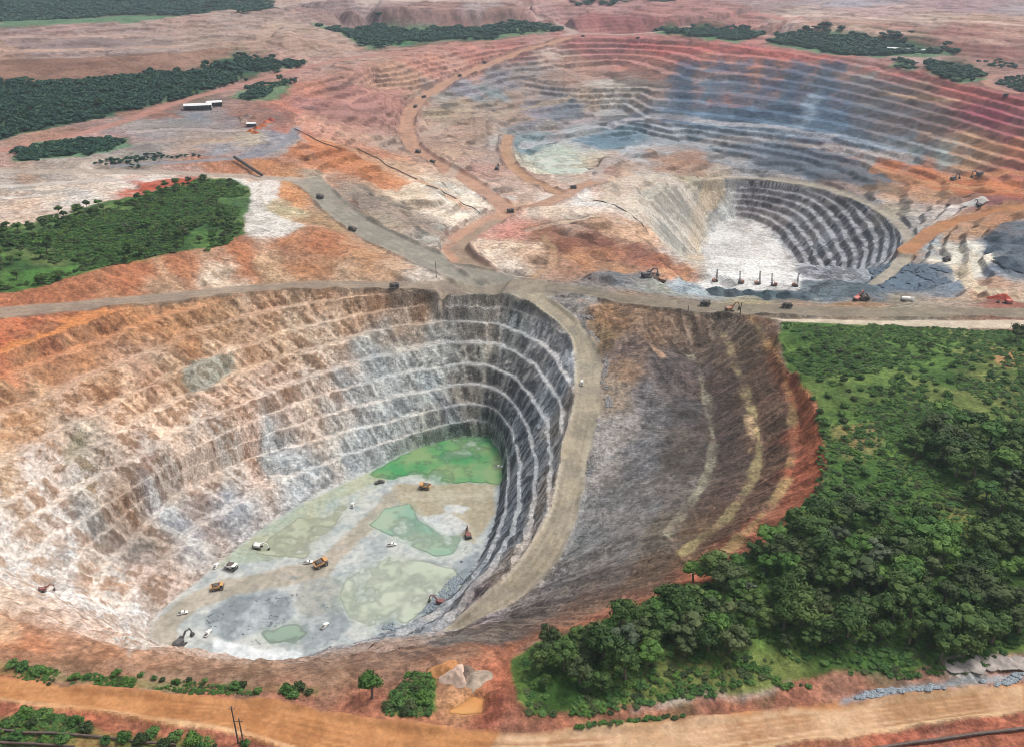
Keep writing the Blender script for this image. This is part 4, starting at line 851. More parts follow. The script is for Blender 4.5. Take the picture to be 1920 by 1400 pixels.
patch([(1560,800),(1640,790),(1660,830),(1620,870),(1570,860)], '94885c', 'a8785c', .5, 3)
patch([(1700,985),(1800,960),(1830,1000),(1760,1020)], '9a7448', '7c8444', .6, 3)
patch([(1850,650),(1920,660),(1920,700),(1870,680)], 'b0825c', '8c8450', .8, 3)
patch([(0,515),(70,505),(180,490),(300,465),(300,480),(180,502),(60,538),(0,548)], '50803a', '5c8840', .6, 3)
patch([(-20,1240),(60,1245),(120,1262),(260,1270),(420,1282),(600,1292),(590,1306),(430,1298),(240,1288),(90,1272),(-20,1262)], '6c7a48', '8c7450', .55, 3)
patch([(-20,1345),(90,1335),(200,1368),(400,1385),(400,1402),(-20,1402)], '5c7c40', '7c7a48', .7, 3)
patch([(715,1335),(735,1300),(790,1265),(818,1262),(815,1335),(770,1345)], '4c7c38', '5c8c40', .9, 2)
patch([(1085,1362),(1270,1345),(1275,1352),(1180,1362),(1090,1370)], '5c7c40', '6c8448', .7, 2)
patch([(1180,1332),(1290,1302),(1400,1296),(1480,1284),(1480,1292),(1400,1306),(1290,1316),(1190,1338)], 'cabfb4', 'c0a090', .6, 2)
patch([(1770,1248),(1800,1232),(1920,1228),(1920,1246),(1800,1254)], 'b4aca6', 'a09894', .8, 2)
patch([(1565,1318),(1700,1302),(1920,1272),(1920,1262),(1760,1278),(1580,1300)], '98a2aa', '848e96', .8, 1)
print('ponds, turf', time.time() - T0)

# ------------------------------------------------------------------ terrain material and mesh pieces
def new_mat(name):
    m = bpy.data.materials.new(name); m.use_nodes = True
    nt = m.node_tree; nt.nodes.clear()
    out = nt.nodes.new('ShaderNodeOutputMaterial'); bs = nt.nodes.new('ShaderNodeBsdfPrincipled')
    nt.links.new(bs.outputs[0], out.inputs[0])
    return m, nt, bs
def terrain_mat(name, bump, sc, rough_=.95, two=1.0, spk=.36):
    m, nt, bs = new_mat(name)
    N, L = nt.nodes, nt.links
    a = N.new('ShaderNodeAttribute'); a.attribute_name = 'Col'
    tc = N.new('ShaderNodeTexCoord')
    n1 = N.new('ShaderNodeTexNoise'); n1.inputs['Scale'].default_value = sc; n1.inputs['Detail'].default_value = 5; n1.inputs['Roughness'].default_value = .75
    L.new(tc.outputs['Object'], n1.inputs['Vector'])
    mr = N.new('ShaderNodeMapRange'); mr.inputs['From Min'].default_value = .34; mr.inputs['From Max'].default_value = .66
    mr.inputs['To Min'].default_value = 1 - spk; mr.inputs['To Max'].default_value = 1 + spk
    L.new(n1.outputs['Fac'], mr.inputs['Value'])
    ra = N.new('ShaderNodeAttribute'); ra.attribute_name = 'Rat'; ba = N.new('ShaderNodeAttribute'); ba.attribute_name = 'Bia'
    mp = N.new('ShaderNodeMapping'); mp.inputs['Scale'].default_value = (1, 1, .55); L.new(tc.outputs['Object'], mp.inputs['Vector'])
    nb = N.new('ShaderNodeTexNoise'); nb.inputs['Scale'].default_value = .17; nb.inputs['Detail'].default_value = 7; nb.inputs['Roughness'].default_value = .78
    L.new(mp.outputs['Vector'], nb.inputs['Vector'])
    m1 = N.new('ShaderNodeMath'); m1.operation = 'MULTIPLY_ADD'; m1.inputs[1].default_value = 8.5; m1.inputs[2].default_value = -3.75; L.new(nb.outputs['Fac'], m1.inputs[0])
    m2 = N.new('ShaderNodeMath'); m2.operation = 'ADD'; m2.use_clamp = True; L.new(m1.outputs[0], m2.inputs[0]); L.new(ba.outputs['Fac'], m2.inputs[1])
    m3 = N.new('ShaderNodeMath'); m3.operation = 'MULTIPLY'; m3.inputs[1].default_value = two; L.new(m2.outputs[0], m3.inputs[0])
    mx = N.new('ShaderNodeMix'); mx.data_type = 'RGBA'; mx.inputs[6].default_value = (1, 1, 1, 1); L.new(m3.outputs[0], mx.inputs[0]); L.new(ra.outputs['Color'], mx.inputs[7])
    vq = N.new('ShaderNodeVectorMath'); vq.operation = 'MULTIPLY'; L.new(a.outputs['Color'], vq.inputs[0]); L.new(mx.outputs[2], vq.inputs[1])
    vm = N.new('ShaderNodeVectorMath'); vm.operation = 'SCALE'
    L.new(vq.outputs['Vector'], vm.inputs[0]); L.new(mr.outputs['Result'], vm.inputs['Scale'])
    L.new(vm.outputs['Vector'], bs.inputs['Base Color'])
    bs.inputs['Roughness'].default_value = rough_
    bs.inputs['Specular IOR Level'].default_value = .12
    n2 = N.new('ShaderNodeTexNoise'); n2.inputs['Scale'].default_value = sc * 1.7; n2.inputs['Detail'].default_value = 3
    L.new(tc.outputs['Object'], n2.inputs['Vector'])
    b = N.new('ShaderNodeBump'); b.inputs['Strength'].default_value = bump; b.inputs['Distance'].default_value = 1.0
    L.new(n2.outputs['Fac'], b.inputs['Height']); L.new(b.outputs['Normal'], bs.inputs['Normal'])
    return m
M_ROCK = terrain_mat('broken_rock', .8, .45, .95, 1.0, .42)
M_SOIL = terrain_mat('soil', .6, .45, .95, 1.0, .42)
M_MUD = terrain_mat('wet_mud', .2, .3, .8, .6, .2)
M_ROAD = terrain_mat('road_gravel', .15, .5, .95, .4, .2)
CO = np.clip(CO, .006, .72)
LAB = np.zeros((NR, NC), np.int32); PIECES = [('ground', None, M_SOIL, False, None)]
def piece(mask, name, mat, flat=False, parent=None, label=None):
    PIECES.append((name, parent, mat, flat, label)); LAB[mask] = len(PIECES) - 1
def root(name, loc, label=None, cat=None, group=None, kind=None):
    o = bpy.data.objects.new(name, None); COL.objects.link(o); o.location = loc
    o.empty_display_size = 1.0
    if label: o['label'] = label
    if cat: o['category'] = cat
    if group: o['group'] = group
    if kind: o['kind'] = kind
    return o
pit_a = root('open_pit', (0, 0, 0), kind='structure'); pit_b = root('open_pit', (0, 0, 0), kind='structure')
lv1 = np.floor((zt1 - .6) / S).astype(int)
for k in range(-8, 3):
    mk = PIT1 & ~m_floor & (lv1 == k)
    if k == -8: mk = PIT1 & ~m_floor & (lv1 <= -8)
    if k == 2: mk = PIT1 & ~m_floor & (lv1 >= 2)
    if mk.sum() > 50: piece(mk, 'bench', M_ROCK, True, pit_a)
piece(PIT1 & m_floor, 'pit_floor', M_MUD, False, pit_a)
lo_ = -999
for hi_ in (-17.2, -7.2, 3.2, 999):
    piece(PITR & (ZR > lo_) & (ZR <= hi_), 'slope_lift', M_ROCK, True, pit_a); lo_ = hi_
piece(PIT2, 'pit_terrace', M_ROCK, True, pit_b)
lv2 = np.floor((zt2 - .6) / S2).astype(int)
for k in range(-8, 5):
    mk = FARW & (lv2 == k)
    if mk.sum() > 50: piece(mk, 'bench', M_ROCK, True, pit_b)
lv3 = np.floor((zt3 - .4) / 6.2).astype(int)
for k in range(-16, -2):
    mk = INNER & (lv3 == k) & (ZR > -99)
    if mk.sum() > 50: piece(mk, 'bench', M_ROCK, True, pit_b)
piece(INNER & (ZR <= -99), 'pit_floor', M_SOIL, False, pit_b)
for pts in ([(-160,152),(0,152),(200,147),(330,132),(430,110),(560,103),(690,93),(690,90),(640,72),(580,54),(500,40),(400,34),(260,36),(120,44),(0,56),(-160,60)],
            [(490,28),(600,42),(750,55),(900,52),(1050,50),(1050,40),(950,10),(900,0),(540,2)],
            [(1060,45),(1240,56),(1430,60),(1420,45),(1300,30),(1250,10),(1060,12)]):
    piece(in_poly(X, Y, hpoly(pts)) & (Y > 900), 'waste_dump', M_SOIL)
for nm, m, lb in ROADS:
    piece(m, nm, M_ROAD)
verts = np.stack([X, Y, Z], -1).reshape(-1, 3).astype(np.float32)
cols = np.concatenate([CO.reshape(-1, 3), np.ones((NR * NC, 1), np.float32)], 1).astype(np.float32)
rats = np.concatenate([RAT.reshape(-1, 3), np.ones((NR * NC, 1), np.float32)], 1); bias = BIA.ravel()
idx = np.arange(NR * NC, dtype=np.int32).reshape(NR, NC)
QF = np.stack([idx[:-1, :-1], idx[:-1, 1:], idx[1:, 1:], idx[1:, :-1]], -1).reshape(-1, 4)
QL = LAB[:-1, :-1].ravel()
def np_mesh(name, v, f):
    me = bpy.data.meshes.new(name)
    me.vertices.add(len(v)); me.vertices.foreach_set('co', np.ascontiguousarray(v, np.float32).ravel())
    n = f.shape[1]
    me.loops.add(len(f) * n); me.loops.foreach_set('vertex_index', np.ascontiguousarray(f, np.int32).ravel())
    me.polygons.add(len(f)); me.polygons.foreach_set('loop_start', (np.arange(len(f)) * n).astype(np.int32))
    me.update(calc_edges=True)
    return me
for k, (nm, par, mat, flat, lb) in enumerate(PIECES):
    f = QF[QL == k]
    if not len(f): continue
    used = np.zeros(NR * NC, bool); used[f.ravel()] = True
    ids = np.flatnonzero(used); mp = np.zeros(NR * NC, np.int32); mp[ids] = np.arange(len(ids))
    me = np_mesh(nm, verts[ids], mp[f])
    ca = me.attributes.new('Col', 'FLOAT_COLOR', 'POINT'); ca.data.foreach_set('color', cols[ids].ravel())
    ca = me.attributes.new('Rat', 'FLOAT_COLOR', 'POINT'); ca.data.foreach_set('color', rats[ids].ravel())
    ca = me.attributes.new('Bia', 'FLOAT', 'POINT'); ca.data.foreach_set('value', bias[ids])
    me.polygons.foreach_set('use_smooth', np.full(len(f), not flat))
    me.materials.append(mat)
    o = bpy.data.objects.new(nm, me); COL.objects.link(o)
    if par is not None: o.parent = par
    else: o['kind'] = 'structure'
print('meshes', time.time() - T0)

# ------------------------------------------------------------------ water
def water_mat(name, c1, c2):
    m, nt, bs = new_mat(name); N, L = nt.nodes, nt.links
    tc = N.new('ShaderNodeTexCoord'); n1 = N.new('ShaderNodeTexNoise')
    n1.inputs['Scale'].default_value = .045; n1.inputs['Detail'].default_value = 3
    L.new(tc.outputs['Object'], n1.inputs['Vector'])
    cr = N.new('ShaderNodeValToRGB'); cr.color_ramp.elements[0].position = .38; cr.color_ramp.elements[1].position = .62
    cr.color_ramp.elements[0].color = (*rgb(c1), 1); cr.color_ramp.elements[1].color = (*rgb(c2), 1)
    L.new(n1.outputs['Fac'], cr.inputs['Fac']); L.new(cr.outputs['Color'], bs.inputs['Base Color'])
    bs.inputs['Roughness'].default_value = .12; bs.inputs['IOR'].default_value = 1.33; bs.inputs['Specular IOR Level'].default_value = .35
    n2 = N.new('ShaderNodeTexNoise'); n2.inputs['Scale'].default_value = 1.4; L.new(tc.outputs['Object'], n2.inputs['Vector'])
    b = N.new('ShaderNodeBump'); b.inputs['Strength'].default_value = .05; L.new(n2.outputs['Fac'], b.inputs['Height']); L.new(b.outputs['Normal'], bs.inputs['Normal'])
    de = N.new('ShaderNodeAttribute'); de.attribute_name = 'Dep'          # murkier the deeper it is
    mr = N.new('ShaderNodeMapRange'); mr.inputs['From Min'].default_value = 0; mr.inputs['From Max'].default_value = .55; mr.inputs['To Min'].default_value = .25; mr.inputs['To Max'].default_value = 1.0
    L.new(de.outputs['Fac'], mr.inputs['Value']); L.new(mr.outputs['Result'], bs.inputs['Alpha'])
    return m
for lab_, pz, pts, cc in PONDS:
    pl = np.array([at(a, b, pz) for a, b in pts]); c = pl.mean(0)
    pl = np.concatenate([pl, pl[:1]]); pl = smooth_line(pl, 2)[:-1]
    d = pl - c; pl = c + d * (1 + 5.0 / np.maximum(np.linalg.norm(d[:, :2], axis=1, keepdims=True), 6))
    m = in_poly(X, Y, [tuple(p) for p in pl])
    f = QF[m[:-1, :-1].ravel()]
    ids = np.unique(f); mp = np.zeros(NR * NC, np.int32); mp[ids] = np.arange(len(ids))
    v = verts[ids].copy(); dep = (pz - v[:, 2]).astype(np.float32); v[:, 2] = pz; v = v - c.astype(np.float32)
    me = np_mesh('pond', v, mp[f])
    da = me.attributes.new('Dep', 'FLOAT', 'POINT'); da.data.foreach_set('value', dep)
    me.materials.append(water_mat('pond_water', *cc))
    o = bpy.data.objects.new('pond', me); COL.objects.link(o); o.location = c; o['kind'] = 'structure'
# ------------------------------------------------------------------ vegetation
def leaf_mat(name, dark, mid, light, haze=0):
    m, nt, bs = new_mat(name); N, L = nt.nodes, nt.links
    oi = N.new('ShaderNodeObjectInfo'); tc = N.new('ShaderNodeTexCoord')
    n1 = N.new('ShaderNodeTexNoise'); n1.inputs['Scale'].default_value = 2.4; n1.inputs['Detail'].default_value = 3
    L.new(tc.outputs['Object'], n1.inputs['Vector'])
    ad = N.new('ShaderNodeMath'); ad.operation = 'MULTIPLY_ADD'; ad.inputs[1].default_value = .55
    L.new(oi.outputs['Random'], ad.inputs[0])
    ml = N.new('ShaderNodeMath'); ml.operation = 'MULTIPLY_ADD'; ml.inputs[1].default_value = .9; ml.inputs[2].default_value = -.23
    L.new(n1.outputs['Fac'], ml.inputs[0]); L.new(ml.outputs[0], ad.inputs[2])
    cr = N.new('ShaderNodeValToRGB'); e = cr.color_ramp.elements
    e[0].position = .1; e[0].color = (*dark, 1); e[1].position = .95; e[1].color = (*light, 1)
    k = e.new(.5); k.color = (*mid, 1)
    L.new(ad.outputs[0], cr.inputs['Fac']); L.new(cr.outputs['Color'], bs.inputs['Base Color'])
    bs.inputs['Roughness'].default_value = .7; bs.inputs['Specular IOR Level'].default_value = .15
    return m
M_LEAF = leaf_mat('tree_leaves', (.020, .046, .012), (.042, .082, .020), (.082, .122, .032))
M_BUSH = leaf_mat('shrub_leaves', (.030, .078, .022), (.060, .130, .034), (.112, .188, .050))
M_FARL = leaf_mat('far_leaves', (.016, .048, .036), (.028, .072, .048), (.046, .096, .050))
mb, ntb, bsb = new_mat('bark'); M_BARK = mb
nb = ntb.nodes.new('ShaderNodeTexNoise'); nb.inputs['Scale'].default_value = 6
crb = ntb.nodes.new('ShaderNodeValToRGB'); crb.color_ramp.elements[0].color = (.07, .055, .04, 1); crb.color_ramp.elements[1].color = (.2, .17, .13, 1)
ntb.links.new(nb.outputs['Fac'], crb.inputs['Fac']); ntb.links.new(crb.outputs['Color'], bsb.inputs['Base Color']); bsb.inputs['Roughness'].default_value = .9

def crown_mesh(name, seed, nl, per, leaf, mat, squash=.7, core=.78):
    r = np.random.RandomState(seed); V = []; F = []
    cs = []
    for i in range(nl):
        a = r.uniform(0, 2 * math.pi); d = math.sqrt(r.uniform(0, 1)) * .62; z = r.uniform(-.35, .6) * (1 - .5 * d)
        cs.append((d * math.cos(a), d * math.sin(a), z * squash, r.uniform(.28, .46)))
    ico = bmesh.new(); bmesh.ops.create_icosphere(ico, subdivisions=1, radius=1)
    iv = np.array([v.co[:] for v in ico.verts]); ifc = [[v.index for v in f.verts] for f in ico.faces]; ico.free()
    for (x, y, z, rr) in cs:
        b = len(V); q = iv * rr * core * r.uniform(.8, 1.12, (len(iv), 1)); q[:, 2] *= .85
        V += [(x + p[0], y + p[1], z + p[2]) for p in q]; F += [[b + i for i in f] for f in ifc]
        for k in range(per):
            n = r.normal(0, 1, 3); n[2] = abs(n[2]) * 1.1 - .35; n /= np.linalg.norm(n)
            p = np.array([x, y, z]) + n * rr * r.uniform(.82, 1.08) * np.array([1, 1, .88])
            if any((p[0] - c[0]) ** 2 + (p[1] - c[1]) ** 2 + (p[2] - c[2]) ** 2 < (c[3] * .72) ** 2 for c in cs): continue
            nn = n + r.normal(0, .55, 3); nn /= np.linalg.norm(nn)
            t = np.cross(nn, r.normal(0, 1, 3)); t /= np.linalg.norm(t) + 1e-9; u = np.cross(nn, t)
            s1, s2 = leaf * r.uniform(.6, 1.35), leaf * r.uniform(.5, 1.0)
            b = len(V)
            V += [tuple(p - t * s1), tuple(p - u * s2 + nn * s2 * .2), tuple(p + t * s1), tuple(p + u * s2 - nn * s2 * .25)]
            F += [[b, b + 1, b + 2], [b, b + 2, b + 3]]
    V = np.array(V); zmin = V[:, 2].min()
    me = bpy.data.meshes.new(name); me.from_pydata([tuple(p) for p in V], [], F); me.materials.append(mat); me.update()
    return me
def trunk_mesh(name, seed):
    r = np.random.RandomState(seed); V = []; F = []
    def tube(pts, rad, n=6):
        b = len(V)
        for p, q in zip(pts, rad):
            for i in range(n):
                a = i / n * 2 * math.pi; V.append((p[0] + q * math.cos(a), p[1] + q * math.sin(a), p[2]))
        for s_ in range(len(pts) - 1):
            for i in range(n):
                j = (i + 1) % n; F.append([b + s_ * n + i, b + s_ * n + j, b + (s_ + 1) * n + j, b + (s_ + 1) * n + i])
    l = r.uniform(-.04, .04, 2)
    tube([(0, 0, -.06), (l[0], l[1], .25), (l[0] * 2, l[1] * 2, .55)], [.05, .036, .026])
    for k in range(4):
        a = k * 1.57 + r.uniform(-.5, .5); d = r.uniform(.16, .3)
        tube([(l[0] * 1.6, l[1] * 1.6, .42), (math.cos(a) * d * .5, math.sin(a) * d * .5, .58), (math.cos(a) * d, math.sin(a) * d, .78)], [.022, .016, .008], 5)
    me = bpy.data.meshes.new(name); me.from_pydata(V, [], F); me.materials.append(M_BARK); me.update()
    return me
M_OLIV = leaf_mat('olive_leaves', (.024, .044, .016), (.048, .072, .026), (.092, .110, .044))
M_LUSH = leaf_mat('lush_leaves', (.028, .074, .016), (.056, .122, .024), (.102, .176, .036))
M_GREY = leaf_mat('grey_leaves', (.034, .052, .030), (.056, .078, .044), (.090, .110, .068))
CROWNS = [crown_mesh('tree_crown', 200 + i, (15, 20, 12, 22, 9, 17, 14, 11, 18)[i], (56, 48, 70, 50, 80, 40, 60, 26, 44)[i], (.07, .06, .075, .055, .08, .06, .07, .05, .065)[i], (M_LEAF, M_OLIV, M_LEAF, M_LUSH, M_LEAF, M_OLIV, M_LUSH, M_GREY, M_LEAF)[i], (.72, 1.0, .6, .8, 1.1, .75, .5, .9, 1.2)[i]) for i in range(9)]
BUSHES = [crown_mesh('shrub_foliage', 300 + i, 9, 40, .12, (M_BUSH, M_LUSH, M_BUSH, M_OLIV)[i], .6) for i in range(4)]
FARS = [crown_mesh('far_crown', 400 + i, 7, 16, .19, M_FARL, .8, .9) for i in range(4)]
TRUNKS = [trunk_mesh('tree_trunk', 500 + i) for i in range(3)]
FIRST = {}
def make_tree(x, y, h, w, label, group, r, name='broadleaf_tree', cat='tree', crowns=None):
    z = float(bil(Z, [x], [y])[0])
    t = root(name, (x, y, z - .15), 'x', cat, group); t['label'] = 'x' if callable(label) else label; t.rotation_euler.z = r.uniform(0, 6.28)
    ci_ = r.choice(9, p=[.16, .12, .16, .12, .12, .09, .08, .02, .13])
    if callable(label): label = t['label'] = label(x, y, z, h, ci_)
    c = bpy.data.objects.new('crown', (crowns or CROWNS)[ci_]); COL.objects.link(c); c.parent = t
    c.location = (0, 0, h * .62); c.scale = (w / 2, w / 2 * r.uniform(.88, 1.12), h * .42); c.rotation_euler.z = r.uniform(0, 6.28)
    k = bpy.data.objects.new('trunk', TRUNKS[r.randint(3)]); COL.objects.link(k); k.parent = t; k.scale = (h, h, h * .86)
    FIRST.setdefault(name, c)
    return t
def make_shrub(x, y, h, w, label, group, r, name='shrub'):
    z = float(bil(Z, [x], [y])[0])
    t = bpy.data.objects.new(name, BUSHES[r.randint(4)]); COL.objects.link(t)
    t.location = (x, y, z + h * .3); t.scale = (w / 2, w / 2 * r.uniform(.85, 1.15), h * .62); t.rotation_euler.z = r.uniform(0, 6.28)
    t['label'] = label; t['category'] = 'shrub'; t['group'] = group
    return t
def scatter(pts, n, dmin, r, keepf=None, margin=0):
    pl = hpoly(pts); xs = [p[0] for p in pl]; ys = [p[1] for p in pl]
    out = []; grid = {}
    tries = 0
    while len(out) < n and tries < 24:
        tries += 1
        x = r.uniform(min(xs), max(xs), 4000); y = r.uniform(min(ys), max(ys), 4000)
        ws = np.clip(y / 500, .7, 3) * 10
        ok = in_poly(x + fbm(x, y, 40, 3, 191) * ws, y + fbm(x, y, 40, 3, 192) * ws, pl) & (bil(RW, x, y) < .05)
        if keepf is not None: ok &= keepf(x, y)
        for a, b in zip(x[ok], y[ok]):
            k = (int(a // dmin), int(b // dmin)); bad = False
            for i in (-1, 0, 1):
                for j in (-1, 0, 1):
                    q = grid.get((k[0] + i, k[1] + j))
                    if q is not None and (q[0] - a) ** 2 + (q[1] - b) ** 2 < dmin * dmin: bad = True
            if bad: continue
            grid[k] = (a, b); out.append((a, b))
            if len(out) >= n: break
    return out
# geometry-node scatter for vegetation that reads as one mass
def stuff(name, pts, meshes, label, sizes, seed, kindcat='wood', zoff=.3):
    """pts: plan positions; one object whose points carry a crown each"""
    r = np.random.RandomState(seed)
    P_ = np.array(pts); z = bil(Z, P_[:, 0], P_[:, 1])
    w = r.uniform(sizes[0], sizes[1], len(P_)); h = w * r.uniform(sizes[2], sizes[3], len(P_))
    me = bpy.data.meshes.new(name); me.vertices.add(len(P_))
    me.vertices.foreach_set('co', np.stack([P_[:, 0], P_[:, 1], z + h * zoff * .8], 1).astype(np.float32).ravel())
    a = me.attributes.new('size', 'FLOAT_VECTOR', 'POINT'); a.data.foreach_set('vector', np.stack([w / 2, w / 2, h / 2], 1).astype(np.float32).ravel())
    a = me.attributes.new('turn', 'FLOAT_VECTOR', 'POINT'); a.data.foreach_set('vector', np.stack([w * 0, w * 0, r.uniform(0, 6.28, len(P_))], 1).astype(np.float32).ravel())
    a = me.attributes.new('pick', 'INT', 'POINT'); a.data.foreach_set('value', r.randint(0, len(meshes), len(P_)).astype(np.int32))
    o = bpy.data.objects.new(name, me); COL.objects.link(o)
    o['kind'] = 'stuff'; o['label'] = label; o['category'] = kindcat
    ng = bpy.data.node_groups.new(name, 'GeometryNodeTree')
    ng.interface.new_socket('Geometry', in_out='INPUT', socket_type='NodeSocketGeometry'); ng.interface.new_socket('Geometry', in_out='OUTPUT', socket_type='NodeSocketGeometry')
    N, L = ng.nodes, ng.links
    gi = N.new('NodeGroupInput'); go = N.new('NodeGroupOutput')
    m2p = N.new('GeometryNodeMeshToPoints'); L.new(gi.outputs[0], m2p.inputs['Mesh'])
    iop = N.new('GeometryNodeInstanceOnPoints'); L.new(m2p.outputs['Points'], iop.inputs['Points'])
    jn_ = N.new('GeometryNodeJoinGeometry')
    for src in meshes[::-1]:
        oi = N.new('GeometryNodeObjectInfo'); oi.inputs['Object'].default_value = src; oi.inputs['As Instance'].default_value = True
        L.new(oi.outputs['Geometry'], jn_.inputs[0])
    L.new(jn_.outputs[0], iop.inputs['Instance'])
    iop.inputs['Pick Instance'].default_value = True
    def attr(nm, ty):
        q = N.new('GeometryNodeInputNamedAttribute'); q.data_type = ty; q.inputs['Name'].default_value = nm; return q.outputs['Attribute']
    L.new(attr('pick', 'INT'), iop.inputs['Instance Index'])
    L.new(attr('size', 'FLOAT_VECTOR'), iop.inputs['Scale'])
    e2 = N.new('FunctionNodeEulerToRotation'); L.new(attr('turn', 'FLOAT_VECTOR'), e2.inputs[0]); L.new(e2.outputs[0], iop.inputs['Rotation'])
    L.new(iop.outputs['Instances'], go.inputs[0])
    md = o.modifiers.new('scatter', 'NODES'); md.node_group = ng
    return o
rv = np.random.RandomState(5)
# the wood at the lower right: separate trees
D_WOOD = [(1000,1225),(1090,1185),(1180,1165),(1262,1125),(1345,1092),(1430,1040),(1500,985),(1560,975),(1660,960),(1700,985),(1790,1000),(1830,960),(1790,900),(1700,870),(1690,815),(1760,780),(1850,800),(1930,830),(2080,860),(2080,1195),(1850,1205),(1740,1215),(1600,1215),(1500,1205),(1380,1230),(1250,1240),(1130,1270),(1050,1290),(1000,1300),(975,1260)]
def pix(x, y, z):
    d = y * CT - (z - CAMZ) * ST
    return 960 + FPX * x / d, 700 - FPX * (y * ST + (z - CAMZ) * CT) / d
LEAFW = ('dark green', 'olive green', 'dark green', 'bright green', 'dark green', 'olive green', 'bright green', 'greyish green', 'deep green')
def tree_label(x, y, z, h, ci_):
    px_, py_ = pix(x, y, z)
    zone = ('at the left tip of the lower right wood' if px_ < 1180 else 'in the clump at middle right, above the main wood' if py_ < 960 else 'along the road side of the lower right wood' if py_ > 1170
            else 'at the right picture edge of the lower right wood' if px_ > 1740 else 'near the pit rim side of the lower right wood' if px_ < 1420 else 'in the heart of the lower right wood')
    return ('small ' if h < 8 else 'tall ' if h > 13 else 'middling ') + LEAFW[ci_] + ' tree ' + zone
wood = scatter(D_WOOD, 285, 6.4, rv)
for i, (x, y) in enumerate(wood):
    h = rv.uniform(5.0, 9.5) if rv.rand() < .35 else rv.uniform(8.5, 15.5); w = h * rv.uniform(.85, 1.35)
    make_tree(x, y, h, w, tree_label, 'trees of the lower right wood', rv)
# a few stand-alone trees
lone = [((697,1308), 13, 11, 'tall dark tree beside the foreground road, left of the orange puddle'), ((1300,1090), 11, 12, 'grey green tree on the red pit rim above the wood'),
        ((1030,1215), 12, 9, 'upright dark tree at the left tip of the lower right wood'), ((1905,640), 13, 12, 'dark tree at the right edge beside the cream road'),
        ((383,345), 9, 9, 'round dark tree beside the red soil patch on the left'), ((187,205), 14, 12, 'tall dark tree at the edge of the left forest by the red road'), ((525,155), 12, 12, 'dark tree near the left rim of the far pit')]
for (px_, py_), h, w, lb in lone:
    p = hit(px_, py_, Z); make_tree(p[0], p[1], h, w, lb, 'single trees around the mine', rv, name='single_tree')
crA = [o for o in COL.objects if o.name.startswith('crown') and o.data in CROWNS]
src_tree = [next(o for o in crA if o.data is m) for m in CROWNS if any(o.data is m for o in crA)]
# nearest shrubs as things
sh_pts = [(x, y) for x, y in scatter([(1467,610),(1600,640),(1920,650),(1920,760),(1800,760),(1690,815),(1690,880),(1790,900),(1800,960),(1660,950),(1500,975),(1430,1015),(1493,970),(1545,907),(1550,850),(1530,760),(1495,705)], 150, 6.5, rv)]
SRC_BUSH = []
def shr(x, y, h, w, lb, g):
    t = make_shrub(x, y, h, w, lb, g, rv); SRC_BUSH.append(t); return t
for x, y in sh_pts:
    s_ = rv.uniform(3.2, 6.5); q_ = pix(x, y, 12)
    shr(x, y, s_ * .62, s_, ('large' if s_ > 5.2 else 'small' if s_ < 4 else 'middling') + ' green shrub ' + ('close to the red pit rim' if q_[0] < 1570 else 'near the cream road' if q_[1] < 690 else 'on the grassy middle of the right scrubland' if q_[1] < 800 else 'on the scrub between the grass and the lower right wood') + (', far right' if q_[0] > 1750 else ''), 'shrubs on the right scrubland')
for px_, py_, s_ in ((45,1252,6),(25,1248,5),(70,1262,6),(90,1262,4),(140,1272,4.5),(165,1270,4),(190,1278,4),(218,1265,4.5),(243,1282,5.5),(265,1268,3.5),(290,1272,3),(305,1275,3),(330,1280,3.5),(355,1276,3),(385,1278,3),(440,1290,5),(455,1285,4),(485,1296,4),(540,1296,6),(560,1292,6.5),(550,1305,5),(580,1300,4)):
    p = hit(px_, py_, Z); shr(p[0], p[1], s_ * .7, s_, 'low green shrub in the row between the near pit and the orange road', 'shrubs along the near crest')
for px_, py_, s_ in ((50,1338,6),(85,1345,6.5),(60,1358,5),(140,1358,6),(165,1368,6),(235,1385,6),(265,1390,7),(285,1378,6),(330,1385,6.5),(360,1388,6.5),(310,1398,6),(20,1360,5),(30,1385,6),(120,1390,6),(460,1397,4),(200,1392,5)):
    p = hit(px_, py_, Z); shr(p[0], p[1], s_ * .7, s_, 'leafy shrub on the red bank below the orange road at the lower left', 'shrubs on the lower left bank')
for px_, py_, s_ in ((745,1320,6),(770,1325,6),(795,1320,5),(780,1295,5),(800,1275,5),(760,1335,5),(740,1305,5),(790,1305,5),(810,1290,4),(725,1325,5)):
    p = hit(px_, py_, Z); shr(p[0], p[1], s_ * .65, s_, 'green shrub in the thicket left of the orange puddle', 'thicket beside the puddle')
for k in range(26):
    f = k / 25; px_ = 1085 + f * 190 + rv.uniform(-5, 5); p = hit(px_, 1362 - f * 20 + rv.uniform(-3, 3), Z)
    shr(p[0], p[1], 1.3, 2.6, 'small green shrub in the strip beside the pale part of the foreground road', 'shrubs beside the foreground road')
srcB = [next(o for o in SRC_BUSH if o.data is m) for m in BUSHES]
gap = lambda x, y: (fbm(x, y, 26, 3, 181) + .25 * fbm(x, y, 8, 2, 182)) > -.28
scr = scatter(V_RIGHT, 7600, 1.8, rv, lambda x, y: (fbm(x, y, 34, 3, 183) + .5 * fbm(x, y, 9, 2, 188) > -.42))
stuff('scrub', scr, srcB, 'dense low green scrub covering the land right of the near pit', (1.6, 4.8, .35, .65), 1, 'scrub', .15)
scl = scatter(V_LEFT, 3800, 2.9, rv, lambda x, y: (fbm(x, y, 40, 3, 184) > -.35))
stuff('scrub', scl, srcB, 'green scrub patch on the plateau above the left pit wall', (3.0, 6.5, .5, .8), 2, 'scrub', .2)
lt = scatter(V_LEFT, 150, 9, rv, lambda x, y: (fbm(x, y, 60, 3, 185) > .05))
